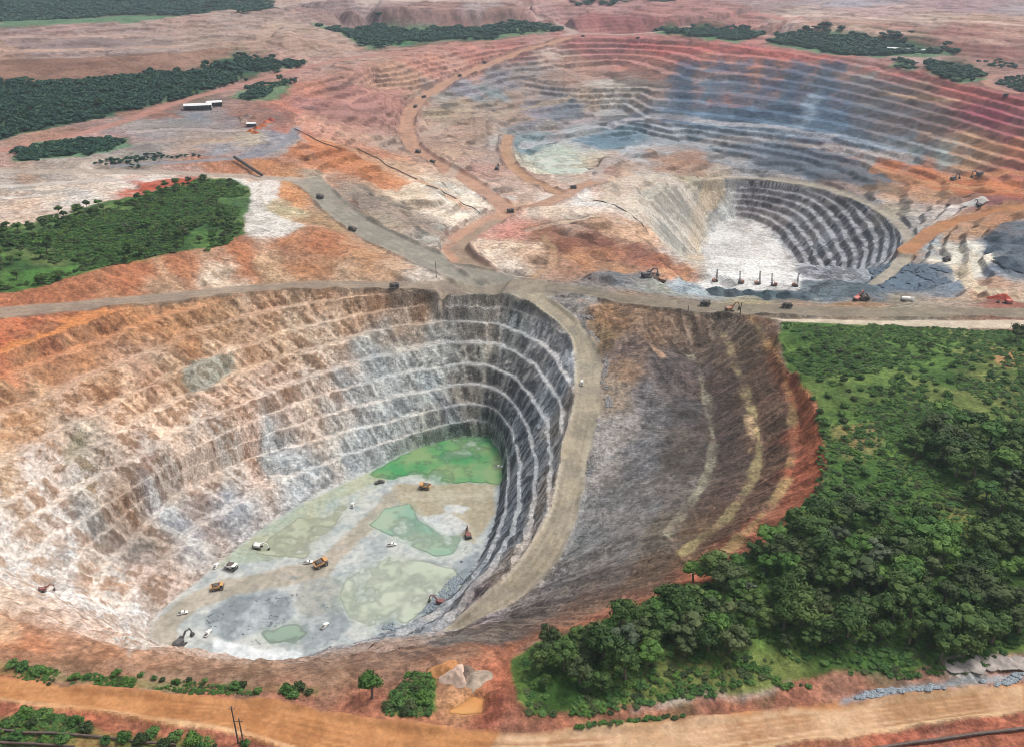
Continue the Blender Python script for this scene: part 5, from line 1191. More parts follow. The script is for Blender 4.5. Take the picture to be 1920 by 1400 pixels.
for x, y in lt[:110]:
    h = rv.uniform(5.5, 9); make_tree(x, y, h, h * rv.uniform(.9, 1.2), lambda x, y, z, h, ci_: ('tall ' if h > 7.8 else 'low ' if h < 6.5 else '') + LEAFW[ci_] + ' tree on the left plateau, ' + (lambda q: ('left end' if q[0] < 130 else 'right end' if q[0] > 360 else 'middle') + (', far side' if q[1] < 420 else ''))(pix(x, y, z)), 'trees on the left plateau', rv, name='plateau_tree')
weeds = scatter([(-20,1238),(60,1243),(120,1258),(260,1266),(420,1278),(600,1286),(600,1308),(430,1300),(240,1290),(90,1276),(-20,1264)], 420, 1.2, rv, lambda x, y: fbm(x, y, 14, 3, 186) > .05)
stuff('weeds', weeds, srcB, 'low weeds and seedlings on the strip between the near pit and the orange road', (.9, 2.6, .5, .8), 3, 'weeds', .2)
weeds = scatter([(-20,1340),(90,1332),(200,1366),(400,1383),(400,1405),(-20,1405)], 420, 1.3, rv, lambda x, y: fbm(x, y, 16, 3, 187) > -.1)
stuff('weeds', weeds, srcB, 'rank weeds on the red bank in the lower left corner', (1.2, 3.4, .5, .8), 4, 'weeds', .2)
weeds = scatter([(715,1335),(735,1300),(790,1265),(818,1262),(815,1335),(770,1345)], 260, 1.3, rv)
stuff('weeds', weeds, srcB, 'tall green grass and weeds filling the thicket left of the orange puddle', (1.4, 3.4, .5, .8), 5, 'weeds', .2)
# far woods: prototypes stand in the nearest belt
far_src = []
for k, m in enumerate(FARS):
    p = hit((120, 300, 430, 60)[k], (205, 172, 130, 215)[k], Z)
    t = root('forest_tree', (p[0], p[1], p[2]), ('second from left', 'third from left', 'rightmost', 'leftmost')[k] + ' of the tall dark trees standing out of the left forest belt', 'tree', 'tall trees of the left forest belt')
    c = bpy.data.objects.new('crown', m); COL.objects.link(c); c.parent = t; c.location = (0, 0, 9); c.scale = (6, 6, 6.5); far_src.append(c)
    q = bpy.data.objects.new('trunk', TRUNKS[k % 3]); COL.objects.link(q); q.parent = t; q.scale = (14, 14, 14)
def belt(pts, n, dmin, lb, seed, size=(6, 15, .7, 1.0), keepf=None):
    s_ = scatter(pts, n, dmin, rv, keepf)
    if s_: stuff('distant_wood', s_, far_src, lb, size, seed, 'wood', .32)
belt(V_DARK, 3400, 6.0, 'dark forest belt between the red road and the big waste dump', 11)
belt([(20,300),(60,275),(120,265),(210,262),(225,272),(190,285),(120,292),(40,300)], 240, 5, 'narrow strip of bushes below the red road on the left', 12, (6, 11, .6, .9))
belt([(150,305),(240,300),(380,294),(400,302),(300,306),(230,312)], 140, 5, 'thin line of bushes above the orange bank on the left', 13, (4, 8, .6, .8))
belt([(430,180),(470,168),(520,158),(545,150),(530,175),(500,188),(440,186)], 90, 8, 'small grove near the left rim of the far pit', 14, (9, 14, .7, .9))
belt([(-300,10),(0,2),(250,-4),(500,-4),(500,14),(480,26),(330,24),(200,28),(100,36),(0,46),(-300,46)], 2600, 15, 'wide forest behind the big waste dump at the upper left', 15, (18, 30, .5, .7))
belt([(590,44),(700,54),(800,58),(900,56),(1000,46),(1050,54),(1030,62),(900,72),(760,80),(700,88),(650,70)], 900, 11, 'forest strip between the two dumps beyond the far pit', 16, (14, 22, .6, .8))
belt([(1228,62),(1250,52),(1330,50),(1420,58),(1426,68),(1380,78),(1300,74)], 420, 9, 'left grove on the far rim of the far pit', 17, (13, 20, .6, .8))
belt([(1432,78),(1480,66),(1560,58),(1640,68),(1720,82),(1790,98),(1740,104),(1640,102),(1520,92)], 700, 9, 'wide grove right of centre on the far rim', 18, (13, 20, .6, .8))
belt([(1664,122),(1690,112),(1720,128),(1700,136)], 40, 8, 'tiny clump of bushes at the edge of the far rim', 19, (8, 14, .6, .8))
belt([(1738,130),(1750,116),(1800,125),(1840,135),(1838,148),(1800,152),(1760,142)], 130, 8, 'small grove near the looping road on the far rim', 20, (10, 16, .6, .8))
belt([(1838,122),(1860,112),(1900,118),(1895,124)], 50, 9, 'thin row of bushes beyond the looping road', 22, (8, 14, .5, .6))
belt([(1890,155),(1920,145),(1990,150),(1990,170),(1900,168)], 90, 8, 'bushes inside the looping road at the right edge', 23, (8, 14, .5, .7))
belt([(1050,2),(1150,-4),(1270,-4),(1260,6),(1150,10)], 220, 22, 'green fields and trees at the top centre beyond the dumps', 21, (20, 34, .3, .4))
print('vegetation', time.time() - T0)
# ------------------------------------------------------------------ machines, sheds, poles, pipes, heaps
def paint(name, c, rough_=.55, metal=0.0, dust=.35, dustc=(.36, .32, .27)):
    m, nt, bs = new_mat(name); N, L = nt.nodes, nt.links
    tc = N.new('ShaderNodeTexCoord'); n1 = N.new('ShaderNodeTexNoise'); n1.inputs['Scale'].default_value = .9; n1.inputs['Detail'].default_value = 5
    L.new(tc.outputs['Object'], n1.inputs['Vector'])
    mr = N.new('ShaderNodeMapRange'); mr.inputs['From Min'].default_value = .35; mr.inputs['From Max'].default_value = .7; mr.inputs['To Max'].default_value = dust
    L.new(n1.outputs['Fac'], mr.inputs['Value'])
    mx = N.new('ShaderNodeMix'); mx.data_type = 'RGBA'; mx.inputs[6].default_value = (*c, 1); mx.inputs[7].default_value = (*dustc, 1)
    L.new(mr.outputs['Result'], mx.inputs[0]); L.new(mx.outputs[2], bs.inputs['Base Color'])
    bs.inputs['Roughness'].default_value = rough_; bs.inputs['Metallic'].default_value = metal
    return m
P_YEL = paint('yellow_paint', (.50, .24, .06), dust=.55); P_ORG = paint('orange_paint', (.30, .12, .05)); P_WHT = paint('white_paint', (.74, .74, .72), .45, 0, .5)
P_RED = paint('dark_red_paint', (.16, .03, .03)); P_BLK = paint('black_rubber', (.018, .018, .02), .85, 0, .3); P_DRK = paint('dark_steel', (.06, .06, .065), .6, .3, .3)
P_GLS = paint('cab_glass', (.02, .03, .04), .12, 0, .15); P_GRY = paint('grey_steel', (.32, .33, .34), .5, .2); P_ROOF = paint('pale_roof_sheet', (.56, .58, .58), .5, 0, .3)
P_WOOD = paint('pole_timber', (.10, .075, .055), .9, 0, .2); P_PIPE = paint('black_pipe', (.06, .045, .04), .7, 0, .5, (.2, .13, .09)); P_REDS = paint('red_paint', (.50, .10, .08))
def bx(bm, c, s, rz=0, ry=0):
    M = Matrix.Translation(c) @ Matrix.Rotation(rz, 4, 'Z') @ Matrix.Rotation(ry, 4, 'Y') @ Matrix.Diagonal((*s, 1))
    bmesh.ops.create_cube(bm, size=1, matrix=M)
def prism(bm, prof, y0, y1):
    a = [bm.verts.new((p[0], y0, p[1])) for p in prof]; b = [bm.verts.new((p[0], y1, p[1])) for p in prof]
    bm.faces.new(a[::-1]); bm.faces.new(b); n = len(prof)
    for i in range(n): bm.faces.new((a[i], a[(i + 1) % n], b[(i + 1) % n], b[i]))
def cyl(bm, c, r_, h, axis='Y', n=14):
    R = {'Y': Matrix.Rotation(math.pi / 2, 4, 'X'), 'X': Matrix.Rotation(math.pi / 2, 4, 'Y'), 'Z': Matrix.Identity(4)}[axis]
    bmesh.ops.create_cone(bm, cap_ends=True, segments=n, radius1=r_, radius2=r_, depth=h, matrix=Matrix.Translation(c) @ R)
def bar(bm, p, q, w):
    p, q = Vector(p), Vector(q); d = q - p
    M = Matrix.Translation((p + q) / 2) @ d.to_track_quat('Z', 'Y').to_matrix().to_4x4() @ Matrix.Diagonal((w, w, d.length, 1))
    bmesh.ops.create_cube(bm, size=1, matrix=M)
def part(name, par, mat, fn, bevel=0):
    bm = bmesh.new(); fn(bm)
    bmesh.ops.recalc_face_normals(bm, faces=bm.faces)
    if bevel:
        bmesh.ops.bevel(bm, geom=bm.edges[:], offset=bevel, segments=1, affect='EDGES')
    me = bpy.data.meshes.new(name); bm.to_mesh(me); bm.free(); me.materials.append(mat)
    o = bpy.data.objects.new(name, me); COL.objects.link(o); o.parent = par
    return o
PROTO = {}
def copy_tree(o, parent=None):
    c = o.copy(); COL.objects.link(c); c.parent = parent
    for ch in list(o.children): copy_tree(ch, c)
    return c
def place(kind, build, px_, py_, rz, label, cat, group, sc=1.0, name=None, z=None):
    p = hit(px_, py_, Z)
    if kind not in PROTO:
        o = root(name or kind, (0, 0, 0)); build(o); PROTO[kind] = o
    else: o = copy_tree(PROTO[kind])
    e = 2.2                                         # sit on the local slope
    gx_ = float(bil(Z, [p[0] + e], [p[1]])[0] - bil(Z, [p[0] - e], [p[1]])[0]) / (2 * e); gy_ = float(bil(Z, [p[0]], [p[1] + e])[0] - bil(Z, [p[0]], [p[1] - e])[0]) / (2 * e)
    gx_ = max(-.25, min(.25, gx_)); gy_ = max(-.25, min(.25, gy_))
    nrm = Vector((-gx_, -gy_, 1)).normalized()
    o.location = (p[0], p[1], float(bil(Z, [p[0]], [p[1]])[0]) - .05); o.scale = (sc, sc, sc)
    o.rotation_mode = 'QUATERNION'
    o.rotation_quaternion = Vector((0, 0, 1)).rotation_difference(nrm) @ Matrix.Rotation(math.radians(rz), 3, 'Z').to_quaternion()
    o['label'] = label; o['category'] = cat; o['group'] = group
    return o
def wheels(o, xs, yy, r_, w):
    for x in xs:
        for s in (-1, 1):
            t = part('wheel', o, P_BLK, lambda bm: cyl(bm, (x, s * yy, r_), r_, w))
            part('rim', t, P_GRY, lambda bm: cyl(bm, (x, s * (yy + w * .02), r_), r_ * .5, w * 1.06, n=10))
def b_truck(body):
    def f(o):
        part('chassis', o, P_DRK, lambda bm: (bx(bm, (0, 0, 1.7), (9.2, 2.2, .9)), bx(bm, (4.2, 0, 2.1), (1.2, 4.6, 1.6))))
        part('dump_body', o, body, lambda bm: (prism(bm, [(-5.4, 2.9), (-4.4, 2.4), (2.2, 2.9), (2.6, 4.9), (5.2, 5.1), (5.2, 5.35), (2.3, 5.3), (1.7, 3.4), (-4.2, 3.0), (-5.2, 3.3)], -2.6, 2.6),
             prism(bm, [(-5.3, 3.2), (2.3, 3.2), (2.6, 5.2), (-4.7, 4.5)], -2.95, -2.65), prism(bm, [(-5.3, 3.2), (2.3, 3.2), (2.6, 5.2), (-4.7, 4.5)], 2.65, 2.95)))
        ld = part('load', o, M_HEAP, lambda bm: prism(bm, [(-4.2, 3.3), (1.6, 3.5), (1.2, 5.0), (-1.2, 5.5), (-3.4, 4.8)], -2.3, 2.3), .3); ld.color = (.11, .095, .085, 1)
        c = part('cab', o, body, lambda bm: bx(bm, (3.6, 1.3, 3.7), (1.7, 1.9, 1.9)), .1)
        part('windscreen', c, P_GLS, lambda bm: bx(bm, (4.47, 1.3, 3.95), (.06, 1.5, .8)))
        part('platform', o, P_DRK, lambda bm: (bx(bm, (4.0, 0, 2.72), (2.4, 5.2, .14)), bx(bm, (5.15, 0, 3.3), (.07, 5.1, .08))))
        wheels(o, (3.1, -2.6), 2.25, 1.45, 1.1)
    return f
def b_excav(body):
    def f(o):
        for s in (-1, 1):
            part('track', o, P_BLK, lambda bm: prism(bm, [(-2.9, .5), (-2.5, .05), (2.5, .05), (2.9, .5), (2.6, 1.1), (-2.6, 1.1)], s * 1.9 - .45, s * 1.9 + .45))
        part('undercarriage', o, P_DRK, lambda bm: (bx(bm, (0, 0, .75), (2.4, 3.2, .6)), cyl(bm, (0, 0, 1.2), 1.1, .5, 'Z')))
        h = part('house', o, body, lambda bm: bx(bm, (-.7, 0, 2.4), (4.6, 3.6, 1.9)), .15)
        part('counterweight', h, P_DRK, lambda bm: bx(bm, (-3.2, 0, 2.3), (.9, 3.5, 1.5)), .15)
        c = part('cab', o, body, lambda bm: bx(bm, (1.7, 1.15, 2.9), (1.5, 1.2, 2.1)), .08)
        part('window', c, P_GLS, lambda bm: bx(bm, (2.46, 1.15, 3.2), (.06, 1.0, 1.1)))
        part('boom', o, body, lambda bm: (bar(bm, (1.4, -.2, 2.4), (4.2, -.2, 6.2), .75), bar(bm, (4.2, -.2, 6.2), (7.0, -.2, 5.6), .6)))
        part('stick', o, body, lambda bm: bar(bm, (6.6, -.2, 6.3), (8.2, -.2, 2.2), .5))
        part('bucket', o, P_DRK, lambda bm: prism(bm, [(7.5, 2.2), (8.7, 2.3), (9.0, 1.0), (8.2, .3), (7.1, .7)], -1.1, .7))
    return f
def b_pickup(body):
    def f(o):
        b = part('body', o, body, lambda bm: (prism(bm, [(-2.6, .5), (2.6, .5), (2.65, 1.0), (1.3, 1.12), (-2.6, 1.12)], -.92, .92)), .05)
        part('cargo_bed', o, P_DRK, lambda bm: bx(bm, (-1.7, 0, 1.13), (1.6, 1.5, .06)))
        c = part('cab', o, body, lambda bm: prism(bm, [(-.75, 1.1), (1.25, 1.1), (.6, 1.82), (-.6, 1.85)], -.82, .82), .05)
        part('windscreen', c, P_GLS, lambda bm: prism(bm, [(1.30, 1.15), (.70, 1.78), (.66, 1.76), (1.24, 1.15)], -.72, .72))
        wheels(o, (1.65, -1.6), .82, .42, .3)
    return f
def b_tanker(o):
    part('chassis', o, P_DRK, lambda bm: bx(bm, (0, 0, .95), (8.2, 1.6, .4)))
    part('tank', o, P_WHT, lambda bm: (cyl(bm, (-1.1, 0, 2.1), 1.15, 5.4, 'X', 16), bx(bm, (-1.1, 0, 3.25), (2.2, .6, .2))))
    c = part('cab', o, P_WHT, lambda bm: prism(bm, [(2.0, .9), (4.2, .9), (4.2, 2.0), (3.7, 3.0), (2.0, 3.0)], -1.2, 1.2), .08)
    part('windscreen', c, P_GLS, lambda bm: prism(bm, [(4.22, 2.0), (3.74, 2.9), (3.70, 2.88), (4.14, 2.0)], -1.05, 1.05))
    wheels(o, (3.1, -1.6, -2.9), 1.0, .55, .4)
def b_drill(o):
    for s in (-1, 1):
        part('track', o, P_BLK, lambda bm: prism(bm, [(-2.6, .5), (-2.2, .05), (2.2, .05), (2.6, .5), (2.3, 1.0), (-2.3, 1.0)], s * 1.6 - .4, s * 1.6 + .4))
    part('deck', o, P_DRK, lambda bm: bx(bm, (-.4, 0, 1.35), (6.8, 3.4, .5)))
    part('engine_housing', o, P_ORG, lambda bm: bx(bm, (-1.7, 0, 2.7), (3.6, 2.8, 2.2)), .1)
    c = part('cab', o, P_GRY, lambda bm: bx(bm, (1.9, -1.0, 2.7), (1.4, 1.4, 2.1)), .08)
    part('window', c, P_GLS, lambda bm: bx(bm, (2.63, -1.0, 2.95), (.06, 1.1, 1.1)))
    def mast(bm):
        for a in (-.55, .55):
            for b in (-.55, .55): bar(bm, (2.2 + a, .7 + b, .6), (2.2 + a, .7 + b, 14.5), .22)
        for k in range(9):
            z0 = 1 + k * 1.5
            bar(bm, (1.65, .15, z0), (2.75, .15, z0 + 1.5), .12); bar(bm, (1.65, 1.25, z0 + 1.5), (2.75, 1.25, z0), .12); bar(bm, (1.65, .15, z0), (1.65, 1.25, z0 + 1.5), .12)
        bx(bm, (2.2, .7, 14.6), (1.5, 1.5, .4))
    part('mast', o, P_DRK, mast); part('mast_brace', o, P_DRK, lambda bm: bar(bm, (-1.5, .7, 3.6), (1.8, .7, 8.5), .25))
m_, nt_, bs_ = new_mat('broken_heap'); M_HEAP = m_
_oi = nt_.nodes.new('ShaderNodeObjectInfo'); _n = nt_.nodes.new('ShaderNodeTexNoise'); _n.inputs['Scale'].default_value = 1.2; _n.inputs['Detail'].default_value = 5
_mr = nt_.nodes.new('ShaderNodeMapRange'); _mr.inputs['From Min'].default_value = .3; _mr.inputs['From Max'].default_value = .7; _mr.inputs['To Min'].default_value = .6; _mr.inputs['To Max'].default_value = 1.35
_tc = nt_.nodes.new('ShaderNodeTexCoord'); nt_.links.new(_tc.outputs['Object'], _n.inputs['Vector']); nt_.links.new(_n.outputs['Fac'], _mr.inputs['Value'])
_vm = nt_.nodes.new('ShaderNodeVectorMath'); _vm.operation = 'SCALE'; nt_.links.new(_oi.outputs['Color'], _vm.inputs[0]); nt_.links.new(_mr.outputs['Result'], _vm.inputs['Scale'])
nt_.links.new(_vm.outputs['Vector'], bs_.inputs['Base Color']); bs_.inputs['Roughness'].default_value = .95; bs_.inputs['Specular IOR Level'].default_value = .1
G_FLOOR = 'machines at work on the near pit floor'; G_FAR = 'trucks on the haul roads of the far pit'; G_NECK = 'machines on the neck between the pits'; G_DRILL = 'drill rigs on the dark bench'
TY, TD, TW = b_truck(P_YEL), b_truck(P_DRK), b_truck(P_WHT)
HT = 'haul_truck'
place('truck_y', TY, 602, 1060, 35, 'orange haul truck with dark nose in the middle of the near pit floor', 'haul truck', G_FLOOR, .74, HT)
place('truck_y', TY, 408, 1104, 15, 'yellow haul truck lowest of the two at the left end of the near pit floor', 'haul truck', G_FLOOR, .64)
place('truck_y', TY, 797, 915, 170, 'yellow haul truck beside the green pond on the near pit floor', 'haul truck', G_FLOOR, .66)
place('truck_w', TW, 434, 1066, -25, 'large white haul truck at the left edge of the near pit floor', 'haul truck', G_FLOOR, .72, HT)
EW, ER, ED, EO = b_excav(P_WHT), b_excav(P_RED), b_excav(P_DRK), b_excav(P_ORG); EX = 'excavator'
place('ex_r', ER, 878, 1006, 100, 'dark red excavator beside the turquoise pond', 'excavator', G_FLOOR, .8, EX)
place('ex_r', ER, 826, 1132, 160, 'dark red excavator at the right edge of the pale pond', 'excavator', G_FLOOR, .8)
place('ex_d', ED, 338, 1208, 60, 'black excavator at the nearest left corner of the near pit floor', 'excavator', G_FLOOR, .95, EX)
place('ex_w', EW, 484, 1026, -10, 'white excavator on the muddy left part of the near pit floor', 'excavator', G_FLOOR, .8, EX)
place('ex_r', ER, 80, 1108, 30, 'small dark red excavator on the pale left end wall of the near pit', 'excavator', 'machines on the near pit walls', .6)
PW = b_pickup(P_WHT); PK = 'pickup'
for px_, py_, rz, lb in ((405,1062,80,'white pickup left of the large white haul truck'),(343,1150,20,'white pickup alone on the track at the left end of the pit floor'),(578,1055,10,'white pickup just left of the orange haul truck'),
                     (609,1174,60,'white pickup on grey mud above the small grey pool'),(661,948,90,'white pickup on the far left mud below the green pond'),(735,1022,15,'white pickup between the turquoise pond and the pale pond'),
                     (390,1188,75,'white pickup next to the white sand patch'),(1091,719,85,'white pickup driving on the tan ramp'),(935,876,0,'white pickup at the right shore of the green pond')):
    place('pickup', PW, px_, py_, rz, lb, 'pickup', 'white pickups in the near pit', 1.0, PK)
place('pick_d', b_pickup(P_DRK), 712, 905, 20, 'dark pickup at the left tip of the green pond', 'pickup', G_FLOOR, 1.2, PK)
for px_, py_, rz, lb in ((740,540,5,'dark haul truck on the grey road above the left pit wall'),(1322,573,175,'dark haul truck on the neck left of the small excavator'),(1475,577,178,'dark haul truck on the neck right of the small excavator'),
                      (957,399,5,'haul truck at the crossing of haul roads in the far pit'),(1075,354,15,'haul truck right of the pale pond'),(784,287,140,'haul truck at the lower bend of the winding road'),(811,306,145,'haul truck just below the lower bend of the winding road'),
                      (779,202,70,'lower of two haul trucks on the upper bend of the winding road'),(795,184,45,'upper of two haul trucks on the upper bend of the winding road'),(862,144,25,'haul truck climbing the straight towards the far rim'),(908,118,25,'topmost haul truck on the straight towards the far rim'),
                      (1093,70,5,'haul truck on the crest of the far rim, left one'),(1196,73,175,'haul truck on the crest of the far rim, right one'),(1775,490,20,'haul truck on the edge of the dark rubble beside the pale yard'),(1622,561,5,'haul truck beside the red rig on the neck'),
                      (1886,181,140,'haul truck near the looping road on the right'),(600,372,140,'upper vehicle on the wide grey road climbing left'),(660,433,145,'lower vehicle on the wide grey road climbing left')):
    place('truck_d', TD, px_, py_, rz, lb, 'haul truck', G_FAR, .68, HT)
place('ex_d', ED, 1212, 520, 20, 'dark excavator at the edge of the brown plateau', 'excavator', G_NECK, 1.2)
place('ex_o', EO, 1240, 528, 160, 'brown orange excavator right of the dark one on the plateau edge', 'excavator', G_NECK, 1.0, EX)
place('ex_o', EO, 1368, 583, 15, 'yellow brown excavator on the crest above the dark slope', 'excavator', G_NECK, .9)
place('ex_d', ED, 1836, 330, 200, 'dark excavator on the orange shelf, rear of two', 'excavator', G_FAR, 1.3)
place('ex_d', ED, 1788, 338, 30, 'dark excavator on the orange shelf, left of two', 'excavator', G_FAR, 1.2)
place('ex_d', ED, 1836, 388, 90, 'black excavator in front of the white heap', 'excavator', G_FAR, 1.1)
place('ex_d', ED, 932, 318, 80, 'dark excavator beside the curved road left of the pale pond', 'excavator', G_FAR, 1.0)
for i, (px_, py_, rz) in enumerate(((1341,528,20),(1389,532,200),(1421,533,10),(1451,536,160),(1491,537,0))):
    place('drill_rig', b_drill, px_, py_, rz, ('leftmost', 'second from left', 'middle', 'second from right', 'rightmost')[i] + ' of the five drill rigs with tall masts on the dark bench', 'drill rig', G_DRILL, .72)
place('tanker', b_tanker, 1700, 566, 5, 'white tanker truck on the neck right of the haul trucks', 'tanker', G_NECK, 1.2, 'tanker_truck')
place('ex_red', b_excav(P_REDS), 1607, 562, 40, 'bright red rig on the neck below the dark rubble', 'excavator', G_NECK, .9, EX)
place('ex_red', b_excav(P_REDS), 1888, 570, 190, 'bright red excavator at the right end of the neck', 'excavator', G_NECK, .9)
# sheds
def shed(px_, py_, rz, L_, W_, H_, lb, bays):
    p = hit(px_, py_, Z); o = root('storage_shed', (p[0], p[1], p[2] - .2), lb, 'shed', 'long roofed sheds'); o.rotation_euler.z = math.radians(rz)
    part('roof', o, P_ROOF, lambda bm: prism(bm, [(-W_ / 2 - .6, H_), (0, H_ * 1.28), (W_ / 2 + .6, H_), (W_ / 2 + .6, H_ + .25), (0, H_ * 1.28 + .25), (-W_ / 2 - .6, H_ + .25)], -L_ / 2 - .6, L_ / 2 + .6))
    part('rear_wall', o, P_GRY, lambda bm: bx(bm, (W_ / 2, 0, H_ / 2), (.2, L_, H_)))
    for s in (-1, 1): part('gable_wall', o, P_GRY, lambda bm: bx(bm, (0, s * L_ / 2, H_ / 2), (W_, .2, H_)))
    for k in range(bays + 1): part('post', o, P_DRK, lambda bm: bx(bm, (-W_ / 2, -L_ / 2 + k * L_ / bays, H_ / 2), (.35, .35, H_)))
    part('floor_slab', o, P_GRY, lambda bm: bx(bm, (0, 0, .25), (W_ * .98, L_ * .98, .3)))
    return o
shed(372, 206, 103, 32, 13, 6, 'long shed with pale roof on the yard by the red road, front section', 6)
shed(402, 199, 108, 18, 11, 5, 'shorter shed with pale roof at the right end of the long one', 3)
shed(1698, 98, 60, 60, 9, 5, 'very long low shed with pale roof behind the far rim', 8)
shed(472, 238, 100, 10, 6, 4, 'small shed on the yard beside the rusty stockpiles', 2)
# poles
def pole(px_, py_, h, lb, arm=True):
    p = hit(px_, py_, Z); o = root('utility_pole', (p[0], p[1], p[2] - .3), lb, 'pole', 'timber poles')
    part('post', o, P_WOOD, lambda bm: bmesh.ops.create_cone(bm, cap_ends=True, segments=8, radius1=.32, radius2=.2, depth=h, matrix=Matrix.Translation((0, 0, h / 2))))
    if arm:
        a = part('crossarm', o, P_WOOD, lambda bm: bx(bm, (0, 0, h - 1.2), (2.4, .18, .2)))
        part('insulator', a, P_GRY, lambda bm: [cyl(bm, (x, 0, h - .95), .1, .3, 'Z', 8) for x in (-1, 0, 1)])
pole(447, 1392, 17, 'taller of the two timber poles beside the orange foreground road'); pole(457, 1394, 12, 'shorter of the two timber poles beside the orange foreground road')
pole(818, 521, 13, 'single pole beside the road junction on the neck'); pole(1388, 588, 8, 'short pole beside the small excavator on the crest', False)
pole(1235, 212, 12, 'thin pole on the grey shelf of the far pit', False); pole(1290, 585, 5, 'short marker post on the crest above the dark slope', False)
# pipelines, and dark slope lines built the same way
def pipeline(pts, r_, lb, step=9, hgt=.9):
    w = np.array([hit(a, b, Z) for a, b in pts]); w = resample(w, step); w[:, 2] = bil(Z, w[:, 0], w[:, 1]) + hgt
    o = root('pipeline', tuple(w[0]), lb, 'pipeline', 'dark pipelines'); b0 = w[0]
    def tube(bm):
        rings = []
        for i, p in enumerate(w):
            t = Vector(w[min(i + 1, len(w) - 1)] - w[max(i - 1, 0)]).normalized(); u = t.cross(Vector((0, 0, 1))).normalized(); v = u.cross(t)
            rings.append([bm.verts.new(Vector(p - b0) + (u * math.cos(a) + v * math.sin(a)) * r_) for a in [k * math.pi / 4 for k in range(8)]])
        for A, B in zip(rings[:-1], rings[1:]):
            for k in range(8): bm.faces.new((A[k], A[(k + 1) % 8], B[(k + 1) % 8], B[k]))
    part('pipe', o, P_PIPE, tube)
    for p in w[::3]: part('support', o, P_DRK, lambda bm: bx(bm, tuple(Vector(p - b0) - Vector((0, 0, hgt * .6))), (.35, .35, hgt * 1.1)))
pipeline([(1600,1410),(1700,1396),(1800,1382),(1870,1374),(1935,1366)], .55, 'dark pipeline on supports along the bottom right corner')
pipeline([(-10,1368),(90,1377),(200,1384),(330,1398)], .4, 'upper of the two dark pipelines in the lower left corner')
pipeline([(-10,1394),(60,1397),(140,1402)], .4, 'lower of the two dark pipelines in the lower left corner')
pipeline([(552,243),(580,256),(600,268),(622,276),(640,281)], .5, 'dark line built as a pipe on the orange slope nearest the grey yard', 12)  # slope lines that look like ditch and berm shade, modelled as pipes
pipeline([(672,281),(705,298),(735,315),(760,328),(782,338)], .5, 'dark line built as a pipe down the orange slope, upper of the pair', 12)
pipeline([(800,349),(835,366),(862,378),(885,390),(900,402)], .5, 'dark line built as a pipe down the pale slope, lower of the pair', 12)
pipeline([(1112,377),(1140,382),(1165,395),(1195,412),(1212,432)], .5, 'dark line built as a pipe along the crest of the inner pit', 12)
def conveyor(a, b, lb):
    p = np.array(hit(*a, Z)); q = np.array(hit(*b, Z)); o = root('conveyor', tuple(p), lb, 'conveyor'); d = Vector(q - p)
    part('gantry', o, P_DRK, lambda bm: bar(bm, (0, 0, 4), d + Vector((0, 0, 2.2)), 2.0)); part('belt', o, P_BLK, lambda bm: bar(bm, (0, 0, 5.15), d + Vector((0, 0, 3.35)), .5))
    for f in (.1, .4, .7, .95): part('leg', o, P_GRY, lambda bm: [bx(bm, tuple(d * f + Vector((s, 0, 1.4))), (.3, .3, 3.6)) for s in (-1, 1)])
conveyor((440,302), (492,333), 'dark inclined conveyor across the orange bank on the left')
# heaps
def heap_mesh(seed, spread=1.0):
    r = np.random.RandomState(seed); n = 26; V = []; F = []
    g = np.linspace(-1.25, 1.25, n); gx_, gy_ = np.meshgrid(g, g)
    rr = np.sqrt(gx_ ** 2 + gy_ ** 2) * (1 + .18 * np.sin(np.arctan2(gy_, gx_) * 3 + seed))
    z = np.clip(1 - rr, -.12, 1) ** 1 + fbm(gx_ * 10, gy_ * 10, 2.2, 3, seed % 60) * .22 * np.clip(1.2 - rr, 0, 1)
    V = np.stack([gx_, gy_, z], -1).reshape(-1, 3); id_ = np.arange(n * n).reshape(n, n)
    F = np.stack([id_[:-1, :-1], id_[:-1, 1:], id_[1:, 1:], id_[1:, :-1]], -1).reshape(-1, 4)
    k = (V[F, 2].max(1) > -.1)
    me = np_mesh('heap', V, F[k]); me.materials.append(M_HEAP); return me
HEAPS = [heap_mesh(s) for s in range(4)]
def heap(px_, py_, r_, h, c, lb, group, name='rubble_heap', k=[0]):
    p = hit(px_, py_, Z); o = bpy.data.objects.new(name, HEAPS[k[0] % 4]); k[0] += 1; COL.objects.link(o)
    o.location = (p[0], p[1], p[2] - .1); o.scale = (r_, r_ * .9, h); o.rotation_euler.z = k[0] * 1.7; o.color = (*rgb(c), 1)
    o['label'] = lb; o['category'] = 'heap'; o['group'] = group
GH = 'heaps beside the foreground road'
heap(855, 1268, 5.5, 3.6, 'c0a898', 'pale heap left of the small grey one above the orange puddle', GH); heap(893, 1272, 5, 2.6, 'a89888', 'flatter grey heap right of the pale one above the puddle', GH); heap(878, 1262, 3.5, 2.2, '7c6c60', 'small dark heap between the two pale heaps', GH)
heap(838, 1255, 5, 2.6, 'b88458', 'ochre heap behind the pale heaps above the puddle', GH)
for i, (a, b, r_) in enumerate(((1790,1243,7),(1820,1238,8),(1850,1236,7),(1880,1235,8),(1910,1236,7))):
    heap(a, b, r_ * .6, 1.1, 'a8a09a', ('first', 'second', 'third', 'fourth', 'fifth')[i] + ' grey gravel heap from the left behind the road at the right edge', GH)
GY = 'stockpiles on the yard by the long shed'
